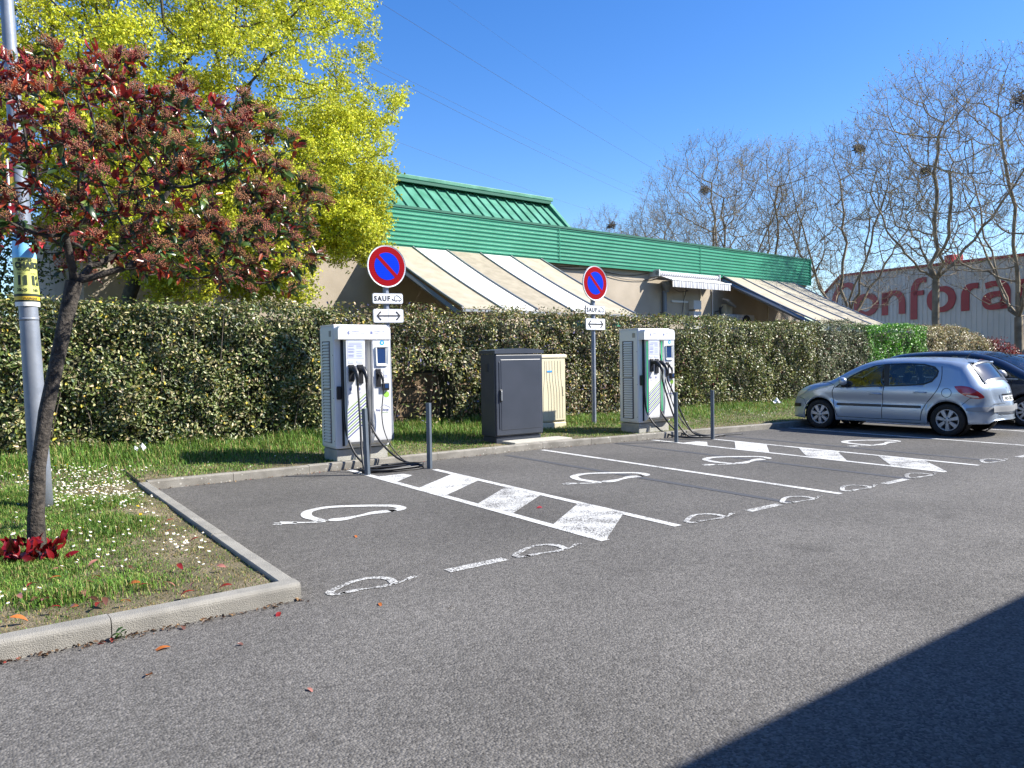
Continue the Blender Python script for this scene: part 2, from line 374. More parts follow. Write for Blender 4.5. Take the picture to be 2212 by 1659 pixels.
def concrete_mat(name, a, b_, spots=True):
    m = mat(name, a, .88, col2=b_, scale=5, bump=.5, bscale=160, detail=10)
    if spots:
        t = m.node_tree; b = t.nodes['Principled BSDF']; src = b.inputs['Base Color'].links[0].from_socket
        g = N(t, 'ShaderNodeNewGeometry'); v = N(t, 'ShaderNodeTexVoronoi'); v.inputs['Scale'].default_value = 15; t.links.new(g.outputs['Position'], v.inputs['Vector'])
        n = N(t, 'ShaderNodeTexNoise'); n.inputs['Scale'].default_value = 2.2; t.links.new(g.outputs['Position'], n.inputs['Vector'])
        ad = N(t, 'ShaderNodeMath', operation='MULTIPLY_ADD'); ad.inputs[1].default_value = -.5; t.links.new(n.outputs[0], ad.inputs[0]); t.links.new(v.outputs['Distance'], ad.inputs[2])
        mr = N(t, 'ShaderNodeMapRange'); mr.inputs[1].default_value = -.14; mr.inputs[2].default_value = -.09; mr.inputs[3].default_value = 1; mr.inputs[4].default_value = 0; t.links.new(ad.outputs[0], mr.inputs[0])
        mx = N(t, 'ShaderNodeMix', data_type='RGBA'); t.links.new(mr.outputs[0], mx.inputs[0]); t.links.new(src, mx.inputs[6]); mx.inputs[7].default_value = (.48, .46, .40, 1)
        t.links.new(mx.outputs[2], b.inputs['Base Color'])
    return m
ASPH = asphalt_mat(); SOIL = soil_mat()
PAINT = paint_mat('white road paint', .60, col=(.58, .58, .56)); PAINT_MID = paint_mat('scuffed white road paint', .645, col=(.56, .56, .54)); PAINT_OLD = paint_mat('worn white road paint', .665, col=(.54, .54, .52))
TAR = paint_mat('blacked out old line', .35, col=(.062, .064, .07))
KERB = concrete_mat('kerb concrete', (.20, .185, .155), (.30, .28, .24)); KERB2 = concrete_mat('front kerb concrete', (.225, .215, .19), (.30, .285, .25), False)
LEAF = mat('leaf', rough=.42, attr='Col', transl=.22, spec=.5); GRASS = mat('grass blade', rough=.55, attr='Col', transl=.3, spec=.3)
TWIG = mat('bark and twigs', (.075, .058, .042), .9, col2=(.15, .125, .1), scale=14, bump=.6, bscale=60)
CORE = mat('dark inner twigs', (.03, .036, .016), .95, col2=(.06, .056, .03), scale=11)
# ------------------------------------------------------------------ ground, kerbs, lawn
def sheet(name, poly, z, m, parent=None):
    me = bpy.data.meshes.new(name); me.from_pydata([(x, y, z) for x, y in poly], [], [tuple(range(len(poly)))]); me.update(); return link(name, me, parent, m)
lot = sheet('car_park', [(-400, -400), (600, -400), (600, 600), (-400, 600)], 0, ASPH); tag(lot, kind='structure')
KX = np.array([1.78, 8.2, 14.6, 37.0]); KY = np.array([10.69, 10.79, 10.30, 8.9])
ykerb = lambda x: np.interp(x, KX, KY)
yfront = lambda x: 5.09+(x-1.78)*.035
def lawn_z(x, y):
    return .078+.035*(vnoise(x, y, 1.1, 3)-.5)+.012*(vnoise(x, y, 5, 4)-.5)+.10*np.clip((np.asarray(y)-11.6)/2.2, 0, 1)
cols = np.concatenate([np.arange(-14, 1.70, .22), [1.70], np.arange(1.701, 36.6, .25)]); V = []; Q = []
tt = np.linspace(0, 1, 46)**1.35
for x in cols:
    y0 = (yfront(x) if x <= 1.70 else float(ykerb(x)))+.05
    ys = y0+(22-y0)*tt
    V.append(np.stack([np.full(46, x), ys, lawn_z(np.full(46, x), ys)], 1))
V = np.concatenate(V)
for i in range(len(cols)-1):
    a = i*46+np.arange(45); Q.append(np.stack([a, a+46, a+47, a+1], 1))
lawn = link('verge', np_mesh('verge', V, quads=np.concatenate(Q), smooth=True), None, SOIL); tag(lawn, kind='structure')
def kerb_mesh(L, wd=.12, h=.115, round_=.02, seed=0):
    rng = random.Random(seed); prof = [(0, -.05), (0, h-round_)]+[(round_*(1-math.cos(a)), h-round_*(1-math.sin(a))) for a in (rad(25), rad(50), rad(75), rad(90))]+[(wd-.008, h), (wd, h-.008), (wd, -.05)]
    b = MB(); n = len(prof); K = 3
    for k in range(K):
        x = .003+(L-.006)*k/(K-1); b.v += [(x, p[0], p[1]) for p in prof]
    for k in range(K-1):
        for i in range(n-1): b.f.append((k*n+i, k*n+i+1, (k+1)*n+i+1, (k+1)*n+i))
    b.f += [tuple(range(n)), tuple((K-1)*n+i for i in reversed(range(n)))]
    return b.mesh('kerb_stone')
def kerb_run(name, pts, L, m, **kw):
    root = empty(name); tag(root, kind='structure'); cache = {}
    for (x0, y0), (x1, y1) in zip(pts[:-1], pts[1:]):
        D = math.hypot(x1-x0, y1-y0); n = max(1, round(D/L)); l = D/n; k = round(l, 3)
        if k not in cache: cache[k] = kerb_mesh(l, **kw); cache[k].materials.append(m)
        for i in range(n):
            o = bpy.data.objects.new('kerb_stone', cache[k]); COL.objects.link(o); o.parent = root
            o.location = (x0+(x1-x0)*i/n, y0+(y1-y0)*i/n, random.Random(i*7+n).uniform(-.004, .004)); o.rotation_euler = (0, 0, math.atan2(y1-y0, x1-x0)+random.Random(i).uniform(-.003, .003))
    return root
kerb_run('back_kerb', [(1.78, 10.69), (8.2, 10.79), (14.6, 10.30), (36.6, 8.92)], 1.0, KERB)
kerb_run('side_kerb', [(1.78, 5.205), (1.78, 10.685)], .92, KERB2, wd=.11, h=.112, round_=.012)
kerb_run('front_kerb', [(-4.32, 4.877), (.62, 5.05), (1.785, 5.09)], 1.0, KERB2, wd=.135, h=.12, round_=.035)
# ------------------------------------------------------------------ painted markings (parts of the car park)
def paint(name, vs, fs, m, label, z=.004):
    me = bpy.data.meshes.new(name); me.from_pydata([(x, y, z) for x, y in vs], [], fs)
    bm = bmesh.new(); bm.from_mesh(me)
    for f in bm.faces:
        if f.normal.z < 0: f.normal_flip()
    bm.to_mesh(me); bm.free(); me.update()
    return tag(link(name, me, lot, m), label)
def line(name, x0, y0, x1, y1, wd, m, label, z=.004):
    vs, fs = stroke([(x0, y0), (x1, y1)], wd); return paint(name, vs, fs, m, label, z)
for i, x in enumerate((7.22, 9.72, 12.2)):
    line('blacked_out_line', x, 10.5, x+.02, 5.1, .11, TAR, ('left', 'middle', 'right')[i]+' faint dark strip where an old bay line was blacked out', .003)
line('bay_line', 4.505, 10.66, 4.515, 5.05, .10, PAINT, 'left edge line of the near hatched strip')
line('bay_line', 5.49, 9.85, 5.44, 5.05, .10, PAINT, 'right edge line of the near hatched strip')
line('bay_line', 8.10, 10.68, 8.12, 5.04, .10, PAINT, 'single white line between the two middle bays')
line('bay_line', 10.62, 10.5, 10.63, 5.08, .10, PAINT, 'left edge line of the far hatched strip')
line('bay_line', 11.56, 9.8, 11.58, 5.08, .10, PAINT, 'right edge line of the far hatched strip')
line('bay_line', 14.45, 10.2, 14.56, 4.9, .10, PAINT, 'white bay line beside the silver car')
line('bay_line', 16.98, 10.0, 17.1, 4.9, .10, PAINT, 'white bay line between the two parked cars')
for hx0, hx1, nm in ((4.557, 5.437, 'near'), (10.675, 11.515, 'far')):
    segs = [(9.77, 9.20, 9.70, 9.70), (8.58, 7.90, 9.28, 8.58), (7.21, 6.53, 7.93, 7.2), (5.85, 5.08, 6.52, 5.8)]
    for k, (a, b_, c, d) in enumerate(segs):
        if k == 0: poly = [(hx0, a), (hx0, b_), (hx0+.42, 9.57), (hx0+.38, 9.77)]
        else: poly = [(hx0, a), (hx0, b_), (hx1, d), (hx1, c)]
        paint('hatch_bar', poly, [(0, 1, 2, 3)], PAINT if k < 2 else PAINT_MID, 'painted hatch bar %s in the %s hatched strip' % (('by the bollards', 'second from the kerb', 'third from the kerb', 'nearest the lane')[k], nm), .0045)
# electric-car pictograms: cord with plug, car outline, two wheel blobs
CARLOGO = [(.40, 0), (.38, .16), (.36, .30), (.39, .45), (.47, .59), (.60, .66), (.75, .67), (.95, .58), (1.17, .42), (1.31, .30), (1.345, .20), (1.33, .10), (1.26, .05), (1.16, .05)]
def logo(x, y, sx, sy, m, label, mirror=False, lw=.112):
    vs = []; fs = []
    def put(a, b):
        n = len(vs); vs.extend(a); fs.extend(tuple(i+n for i in f) for f in b)
    put(*stroke(smoothline([(p[0], p[1], 0) for p in CARLOGO], 4), lw))
    put(*stroke(smoothline([(0.14, .14, 0), (.22, .07, 0), (.32, .015, 0), (.42, -.02, 0)], 4), [.05]*8+[.06]*5))
    put([(.02, .20), (.05, .26), (.12, .20), (.19, .15), (.15, .06), (.10, .10), (.03, .13)], [(0, 1, 2, 3, 4, 5, 6)])
    put([(-.03, .23), (-.01, .25), (.05, .19), (.03, .17)], [(0, 1, 2, 3)]); put([(-.06, .16), (-.045, .19), (.03, .14), (.015, .11)], [(0, 1, 2, 3)])
    put(*stroke(smoothline([(.46, .02, 0), (.52, .0, 0), (.60, -.02, 0), (.70, .0, 0), (.85, .03, 0), (.95, .06, 0), (1.05, .06, 0), (1.16, .05, 0), (1.24, .05, 0)], 3), [.03, .08, .12, .14, .15, .15, .14, .13, .12, .10, .08, .075, .075, .075, .085, .11, .13, .14, .15, .15, .14, .12, .10, .09, .08]))
    pts = [(x+(-p[0] if mirror else p[0])*sx, y+p[1]*sy) for p in vs]
    return paint('electric_car_pictogram', pts, fs, m, label, .005)
for x, y, l in ((2.44, 7.42, 'large white electric car pictogram in the first bay, by the grass'), (6.14, 7.42, 'large white electric car pictogram right of the near hatched strip'), (8.76, 7.40, 'large white electric car pictogram left of the far hatched strip'), (12.36, 7.30, 'large white electric car pictogram beside the silver car')):
    logo(x, y, 1.0, 1.0, PAINT, l)
for k, x in enumerate((2.68, 4.28, 6.33, 7.86, 9.02, 10.5, 12.62, 14.2)):
    logo(x-.03, 5.02+.008*k, .49, .37, PAINT_OLD, 'small worn electric car pictogram, number %s along the lane edge from the left' % ('one two three four five six seven eight'.split()[k]), True, .13)
for k, x in enumerate((2.92, 6.51, 9.13, 12.88)):
    line('lane_dash', x, 5.07+.01*k, x+.55, 5.09+.01*k, .10, PAINT_OLD, ('first', 'second', 'third', 'fourth')[k]+' short white dash along the lane edge from the left')
# ------------------------------------------------------------------ shop building behind the hedge
WALL = mat('beige render', (.35, .295, .225), .9, col2=(.42, .355, .275), scale=1.3, bump=.35, bscale=70, detail=9)
GREEN = mat('green sheet metal', (.03, .235, .135), .36, col2=(.045, .265, .16), scale=1.2, spec=.5, obj=False)
GREEN_D = mat('dark green flashing', (.008, .10, .055), .45); GREEN_R = mat('weathered green roof', (.03, .18, .105), .6, col2=(.075, .27, .185), scale=2.2, detail=10)
CREAM = mat('cream canopy sheet', (.46, .41, .305), .7, col2=(.37, .325, .235), scale=3, detail=10, transl=.12); WHITE_S = mat('white canopy sheet', (.70, .69, .65), .6, col2=(.60, .58, .53), scale=4, detail=10)
TAN = mat('weathered tan canopy sheet', (.26, .225, .16), .75, col2=(.34, .295, .215), scale=4, detail=10); ALU = mat('grey metal', (.36, .37, .38), .45, .6); DARKM = mat('dark metal', (.03, .03, .035), .5)
PALE = mat('pale cream paint', (.66, .59, .44), .6, col2=(.58, .51, .37), scale=3); GREYP = mat('light grey plastic', (.55, .55, .54), .5); ZINC = mat('zinc pipe', (.16, .18, .21), .5, .3)
B = empty('shop_building', (31.1, 21.1, 0), rad(4.58)); tag(B, 'long low beige shop with green ribbed metal band behind the hedge', 'building')
SL = -29.2
MB().box(SL, 0, 0, 9.5, 0, 5.6).build('wall', WALL, B)
# parapet band: real ribbed panels
def ribbed(x0, x1, z0, z1, pitch=.125, d=.032, y=-.17):
    prof = []; z = z0; n = round((z1-z0)/pitch); p = (z1-z0)/n
    for i in range(n):
        a = z0+i*p; prof += [(y, a), (y, a+p*.52), (y-d, a+p*.64), (y-d, a+p*.88)]
    prof += [(y, z1)]
    b = MB(); K = len(prof); b.v = [(x0, *q) for q in prof]+[(x1, *q) for q in prof]
    b.f = [(i, i+1, K+i+1, K+i) for i in range(K-1)]
    return b
edges = [SL-.2, -22.9, -15.42, -7.95, .17]
for a, b_ in zip(edges[:-1], edges[1:]):
    ribbed(a+.004, b_-.004, 4.71, 5.80).build('cladding_panel', GREEN, B)
MB().box(SL-.2, .172, -.165, .0, 4.69, 5.80).build('band_backing', GREEN_D, B)
MB().box(SL-.22, .20, -.225, .05, 5.80, 5.865).build('top_flashing', GREEN_D, B)
MB().box(SL-.2, .18, -.20, -.14, 4.665, 4.70).build('bottom_flashing', GREEN, B)
for x in (-15.42, -7.95): MB().box(x-.012, x+.012, -.212, -.2, 4.71, 5.80).build('joint_strip', GREEN, B)
o = MB(); o.v = []
eb = ribbed(0, 6, 4.71, 5.80, y=0); eb.v = [(.175-(p[1]) , p[0]-.16, p[2]) for p in eb.v]; eb.build('cladding_panel', GREEN, B)
MB().box(.16, .21, -.22, -.15, 4.69, 5.82).build('corner_trim', GREEN, B)
# mansard roof with standing ribs
R = empty('roof'); R.parent = B
mz = lambda f: (.55*(1-f)+2.3*f, 5.65*(1-f)+7.22*f)          # f 0..1 up the slope -> (y, z)
MX0, MX1 = -28.6, -13.85
b = MB(); (ya, za), (yb, zb) = mz(0), mz(1)
b.add([(MX0, ya, za), (MX1, ya, za), (MX1, yb, zb), (MX0, yb, zb), (MX0, 8, za), (MX1, 8, za), (MX1, 7, zb), (MX0, 7, zb)], [(0, 1, 2, 3), (3, 2, 6, 7), (1, 5, 6, 2), (0, 3, 7, 4), (4, 7, 6, 5)]).build('roof_sheet', GREEN_R, R)
x = MX1-.35; k = 0
dy, dz = (yb-ya), (zb-za); ln = math.hypot(dy, dz); ny, nz = -dz/ln, dy/ln
rm = MB().prism([(-.035, 0), (-.022, .05), (.022, .05), (.035, 0)], lambda u, v: (u, ya+ny*v, za+nz*v), lambda u, v: (u, yb+ny*v, zb+nz*v)).mesh('roof_rib'); rm.materials.append(GREEN_R)
while x > MX0+.2:
    o = bpy.data.objects.new('roof_rib', rm); COL.objects.link(o); o.parent = R; o.location = (x, 0, 0); x -= .41
MB().box(MX0-.1, MX1+.12, yb-.42, yb+.5, zb-.03, zb+.10, .02).build('ridge_capping', GREEN_R, R)
MB().box(MX0-.05, MX1+.02, yb-.40, yb-.3, zb-.13, zb-.031).build('gutter', GREEN_D, R)
MB().prism([(ya-.05, za+.0), (yb-.1, zb+.09), (yb+.3, zb+.09), (yb+.3, za)], lambda u, v: (MX1+.003, u, v), lambda u, v: (MX1+.16, u, v)).build('gable_trim', GREEN_R, R)
# canopies
def canopy(seams, z0, z1, d, mats, label_first):
    sl = math.hypot(d, z0-z1)
    for i, (a, b_) in enumerate(zip(seams[:-1], seams[1:])):
        m = MB(); nn = 14
        for k in range(nn+1):
            f = k/nn; sag = -.05*math.sin(math.pi*f)
            m.v += [(a+.03, -.2-d*f, z0+(z1-z0)*f+sag), (b_-.03, -.2-d*f, z0+(z1-z0)*f+sag), (a+.03, -.2-d*f, z0+(z1-z0)*f+sag-.02), (b_-.03, -.2-d*f, z0+(z1-z0)*f+sag-.02)]
        for k in range(nn):
            p = 4*k; m.f += [(p, p+1, p+5, p+4), (p+2, p+6, p+7, p+3), (p, p+4, p+6, p+2), (p+1, p+3, p+7, p+5)]
        m.f += [(0, 2, 3, 1), (4*nn, 4*nn+1, 4*nn+3, 4*nn+2)]
        m.build('canopy_panel', mats[i], B, auto=30)
    for a in seams:
        pts = [(a, -.2-d*f, z0+(z1-z0)*f+.012-.05*math.sin(math.pi*f)) for f in np.linspace(0, 1, 9)]
        MB().tube(pts, .032, 6).build('canopy_bar', ALU, B)
    MB().box(seams[0]-.03, seams[-1]+.03, -.2-d-.05, -.2-d+.02, z1-.09, z1-.035).build('canopy_edge_beam', ALU, B)
canopy([-22.2, -21.03, -19.87, -18.66, -17.47, -16.25], 4.73, 2.79, 3.93, [CREAM, WHITE_S, TAN, WHITE_S, CREAM], '')
canopy([-6.5, -5.2, -3.88, -2.62, -1.33], 4.72, 2.69, 4.1, [CREAM]*4, '')
MB().tube([(-6.55, -.2, 4.55), (-6.55, -4.25, 2.55)], .09, 4).build('canopy_side_beam', ZINC, B)
MB().tube([(-22.26, -.2, 4.58), (-22.26, -4.05, 2.66)], .07, 4).build('canopy_side_beam', ZINC, B)
for x in (-21.0, -18.66, -16.4): MB().tube([(x, -4.0, 2.7), (x, -4.0, 0)], .06, 6).build('canopy_post', DARKM, B)
for x in (-6.4, -1.4): MB().tube([(x, -4.15, 2.6), (x, -4.15, 0)], .06, 6).build('canopy_post', ALU, B)
MB().box(-19.7, -16.4, -3.72, -3.66, 2.15, 2.72).build('green_board', GREEN, B)
# small striped awning
aw = empty('retractable_awning'); aw.parent = B
STRIPE = bpy.data.materials.new('striped awning cloth'); STRIPE.use_nodes = True
t = STRIPE.node_tree; tb = t.nodes['Principled BSDF']; tc = N(t, 'ShaderNodeTexCoord'); sx = N(t, 'ShaderNodeSeparateXYZ'); t.links.new(tc.outputs['Object'], sx.inputs[0])
wv = N(t, 'ShaderNodeMath', operation='PINGPONG'); wv.inputs[1].default_value = .065; t.links.new(sx.outputs[0], wv.inputs[0])
gt = N(t, 'ShaderNodeMath', operation='GREATER_THAN'); gt.inputs[1].default_value = .047; t.links.new(wv.outputs[0], gt.inputs[0])
mx = N(t, 'ShaderNodeMix', data_type='RGBA'); t.links.new(gt.outputs[0], mx.inputs[0]); mx.inputs[6].default_value = (.36, .36, .38, 1); mx.inputs[7].default_value = (.72, .72, .72, 1); t.links.new(mx.outputs[2], tb.inputs['Base Color']); tb.inputs['Roughness'].default_value = .8
MB().tube([(-10.75, -.36, 4.60), (-7.05, -.36, 4.60)], .085, 10).build('roller', STRIPE, aw)
m = MB(); m.add([(-10.6, -.36, 4.52), (-7.15, -.36, 4.52), (-7.15, -.95, 4.31), (-10.6, -.95, 4.31), (-10.6, -.36, 4.51), (-7.15, -.36, 4.51), (-7.15, -.95, 4.30), (-10.6, -.95, 4.30)], [(0, 1, 2, 3), (4, 7, 6, 5), (0, 4, 5, 1), (2, 6, 7, 3)]).build('cloth', STRIPE, aw)
MB().tube([(-10.68, -.97, 4.31), (-7.08, -.97, 4.31)], .03, 8).build('front_bar', GREYP, aw)
m = MB(); nn = 60
for i in range(nn+1):
    x = -10.64+3.52*i/nn; wob = .012*math.sin(i*1.7); m.v += [(x, -.985+wob*.3, 4.29), (x, -.985+wob, 4.06), (x, -.975+wob*.3, 4.29), (x, -.975+wob, 4.06)]
for i in range(nn): p = 4*i; m.f += [(p, p+1, p+5, p+4), (p+2, p+6, p+7, p+3), (p+1, p+3, p+7, p+5)]
m.build('valance', STRIPE, aw)
for x in (-10.72, -7.06): MB().box(x-.03, x+.03, -.46, 0, 4.48, 4.72, .01).build('bracket', GREYP, aw)
for x in (-10.5, -7.3): MB().tube([(x, -.2, 4.5), (x+(.5 if x < -9 else -.5), -.55, 4.4), (x, -.95, 4.3)], .02, 6).build('arm', GREYP, aw)
# wall fittings
MB().tube([(-10.0, -.09, 4.0), (-10.0, -.09, 0)], .085, 10).build('downpipe', ZINC, B)
MB().lathe([(.085, 3.95), (.085, 4.0), (.2, 4.2), (.2, 4.35)], 12, 'z', (-10.0, -.2, 0)).build('rain_hopper', ZINC, B)
MB().box(-9.56, -8.56, -.07, -.005, 3.60, 3.68, .01).build('tube_light', GREYP, B)
o = MB().box(-8.47, -8.0, -.26, -.005, 3.36, 3.70, .01).build('meter_box', GREYP, B); MB().box(-8.47, -8.0, -.26, -.005, 2.3, 3.28, .01).build('meter_box', GREYP, B)
MB().tube([(-7.0, -.05, 4.25), (-7.0, -.05, 1)], .025, 6).build('conduit', GREYP, B)
MB().tube([(-6.85, -.05, 3.3), (-6.8, -.25, 3.35), (-6.65, -.3, 3.55)], .02, 6).build('lamp_arm', DARKM, B)
MB().box(-.28, .28, -.18, .18, -.04, .04, .012).xf(Matrix.Translation((-6.4, -.42, 3.66)) @ Matrix.Rotation(rad(25), 4, 'Y') @ Matrix.Rotation(rad(20), 4, 'X')).build('flood_lamp', ALU, B)
MB().box(-6.36, -5.92, -.24, -.005, 2.4, 3.62, .015).build('cabinet', PALE, B)
MB().tube([(-6.5, -.06, 3.5), (-6.5, -.06, 2.5)], .04, 6).build('black_duct', DARKM, B)
ac = MB().box(-7.0, -5.15, -.75, -.1, 2.3, 3.18, .03).build('air_conditioner', GREYP, B)
MB().lathe([(.02, -.77), (.28, -.77), (.32, -.75)], 24, 'y', (-5.7, 0, 2.85)).build('fan_grille', DARKM, ac); MB().box(-6.35, -6.2, -.765, -.74, 2.3, 3.16).build('white_edge', WHITE_S, ac)
MB().box(-2.5, -2.3, -.3, -.005, 2.9, 3.05, .01).build('wall_lamp', DARKM, B)
for x in (-8.75, -7.75, -3.0): MB().box(x, x+.03, -.03, -.002, 0, 4.6).build('render_joint', PALE, B)
for a, b_, s_, z in ((-16.1, -13.6, .10, 4.62), (-13.6, -10.9, .12, 4.60), (-13.8, -9.8, .30, 4.62), (-16.2, -14.4, .05, 4.64)):
    MB().tube([(a+(b_-a)*f, -.05-.0*f, z-s_*4*f*(1-f)) for f in np.linspace(0, 1, 12)], .012, 5).build('loose_cable', DARKM, B)
MB().tube(smoothline([(-9.9, -.4, 4.1), (-9.4, -.3, 3.98), (-8.9, -.3, 4.03), (-8.75, -.1, 4.02), (-8.9, -.06, 3.4), (-9.1, -.06, 2.2)]), .012, 5).build('loose_cable', DARKM, B)
# building behind the photographer: its eave throws the shade across the lane
BW = empty('store_building', (0, 0, 0), rad(1.9)); tag(BW, 'plain low building behind the lane whose eave shades the asphalt', 'building')
MB().box(-22, 40, -9, -1.3, 0, 3.85).build('wall', WALL, BW); MB().box(-22.4, 40.4, -9, -.915, 3.851, 4.02).build('eave', DARKM, BW)
# ------------------------------------------------------------------ far warehouse
def wall_grey():
    m = mat('pale cladding', (.62, .60, .53), .55, col2=(.68, .66, .59), scale=1.0); return m
PALEW = wall_grey(); REDT = mat('red trim', (.40, .03, .035), .5); REDL = mat('red lettering', (.42, .022, .03), .45, col2=(.36, .018, .025), scale=1.5)
# wall frame: origin under the letter o, x along the wall to the right (towards the camera)
WO = Vector((51.8, 30.2, 0)); wx = Vector((47.1-51.8, 19.8-30.2, 0)).normalized(); wy = Vector((-wx.y, wx.x, 0))   # wy points away from the viewer side
WH = empty('warehouse', WO, math.atan2(wx.y, wx.x)); tag(WH, 'far pale ribbed warehouse with large red lettering and red roof trim', 'building')
roofz = lambda s: 7.20-.04*s
b = MB(); prof = [(-5.1, 0), (24, 0), (24, roofz(24)), (-2.9, 7.27), (-5.1, 6.05)]
b.prism(prof, lambda u, v: (u, .0, v), lambda u, v: (u, 30, v)).build('wall', PALEW, WH)
ribm = MB().prism([(0, 0), (.02, -.035), (.10, -.035), (.12, 0)], lambda u, v: (u, v-.001, 0), lambda u, v: (u, v-.001, 1)).mesh('cladding_rib'); ribm.materials.append(PALEW)
x = -4.9
while x < 23.9:
    o = bpy.data.objects.new('cladding_rib', ribm); COL.objects.link(o); o.parent = WH; o.location = (x, 0, .02)
    o.scale = (1, 1, (roofz(x) if x > -2.9 else 6.05+(x+5.1)*.55)-.04); x += .40
for a, b_ in (((-5.15, 6.05), (-2.9, 7.30)), ((-2.92, 7.30), (24, roofz(24)+.03))):
    MB().prism([(a[0], a[1]-.06), (b_[0], b_[1]-.06), (b_[0], b_[1]+.10), (a[0], a[1]+.10)], lambda u, v: (u, -.12, v), lambda u, v: (u, .3, v)).build('roof_trim', REDT, WH)
MB().box(6.8, 7.5, .5, 1.3, 6.9, 7.5, .05).build('roof_vent', REDT, WH)
def letter(name, paths, dx, dz):
    lt = MB()
    for P, closed in paths:
        P = [Vector((p[0], p[1], 0)) for p in P]
        if len(P) > 2: P = smoothline(P, 5)
        if closed: P = P[:-1]
        K = len(P); W = []
        for i in range(K):
            a = P[(i-1) % K] if closed else P[max(i-1, 0)]; c = P[(i+1) % K] if closed else P[min(i+1, K-1)]
            t = (c-a).normalized(); W.append(.62*abs(t.y)+.30*(1-abs(t.y)))
        vs, fs = stroke([(p.x, p.y) for p in P], W, closed); n = len(vs)
        lt.add([(dx+u, -.075, dz+v) for u, v in vs]+[(dx+u, -.045, dz+v) for u, v in vs], fs+[tuple(n+i for i in reversed(f)) for f in fs]+[(f[0], f[3], n+f[3], n+f[0]) for f in fs]+[(f[1], f[2], n+f[2], n+f[1]) for f in fs])
    lt.build('wall_letter', REDL, WH)
bz = lambda s: 4.15-.022*s
ring = lambda w_, h: [(w_/2*math.cos(a), h/2+h/2*math.sin(a)) for a in np.linspace(0, 2*math.pi, 17)]
letter('C', [([(2.6, 2.05), (2.2, 2.27), (1.6, 2.33), (.95, 2.1), (.5, 1.6), (.35, 1.1), (.5, .65), (.95, .25), (1.6, .12), (2.2, .2), (2.6, .4)], False)], -4.05, bz(-3))
letter('o', [([(p[0]*.78, .15+(p[1])*.81) for p in ring(2.7, 1.57)], True)], .03, bz(0))
letter('n', [([(.3, 0), (.3, 1.0), (.32, 1.55)], False), ([(.3, .9), (.5, 1.25), (.95, 1.44), (1.5, 1.38), (1.9, 1.1), (2.0, .7), (2.0, 0)], False)], 1.75, bz(2.9))
letter('f', [([(.32, -.38), (.32, .8), (.36, 1.55), (.62, 1.95), (1.05, 2.08), (1.45, 2.05)], False), ([(.3, 1.28), (1.2, 1.28)], False)], 4.55, bz(5))
letter('o', [([(p[0]*.76, .15+(p[1])*.81) for p in ring(2.4, 1.57)], True)], 7.25, bz(7.25))
letter('r', [([(.3, 0), (.3, .8), (.36, 1.1), (.62, 1.36), (1.0, 1.42), (1.28, 1.40)], False)], 8.9, bz(9.5))
letter('a', [([(.2, 1.36), (.8, 1.44), (1.3, 1.36), (1.6, 1.05), (1.62, .7), (1.62, 0)], False), ([(1.6, .78), (1.0, .86), (.45, .75), (.26, .48), (.45, .22), (.9, .14), (1.35, .25), (1.6, .5)], False)], 10.5, bz(11.4))
letter('m', [([(.3, 0), (.3, .8), (.32, 1.55)], False), ([(.3, .9), (.5, 1.25), (.9, 1.44), (1.3, 1.3), (1.5, 1.0), (1.5, 0)], False), ([(1.5, .9), (1.7, 1.25), (2.1, 1.44), (2.5, 1.3), (2.7, 1.0), (2.7, 0)], False)], 13.0, bz(13.4))
letter('a', [([(.2, 1.36), (.8, 1.44), (1.3, 1.36), (1.6, 1.05), (1.62, .7), (1.62, 0)], False), ([(1.6, .78), (1.0, .86), (.45, .75), (.26, .48), (.45, .22), (.9, .14), (1.35, .25), (1.6, .5)], False)], 16.4, bz(17))
# ------------------------------------------------------------------ overhead lines
WIRE = mat('overhead wire', (.10, .11, .13), .6)
for k, (a, b_, r_, lb) in enumerate((((30.2, 63.1, 33.3), (101.4, 96.5, 33.3), .018, 'topmost overhead power line crossing the blue sky'), ((35.8, 60.2, 33.6), (102.6, 95.2, 36.3), .009, 'faintest thin overhead line high in the sky at right'), ((30.1, 63.2, 27.8), (96.6, 101.3, 32), .012, 'upper of the two close parallel overhead lines'), ((30.1, 63.2, 27.2), (96.4, 101.5, 30.8), .017, 'lower of the two close parallel overhead lines'), ((30.4, 63.1, 21.5), (92.7, 104.9, 27.4), .012, 'lowest overhead line just above the green roof'))):
    a, b_ = Vector(a), Vector(b_); pts = []
    for f in np.linspace(-.75, 1.6, 28):
        p = a.lerp(b_, f); p.z += 1.1*f*(f-1); pts.append(p)
    tag(MB().tube(pts, r_, 4).build('overhead_line', WIRE), lb, 'power line', 'overhead lines')
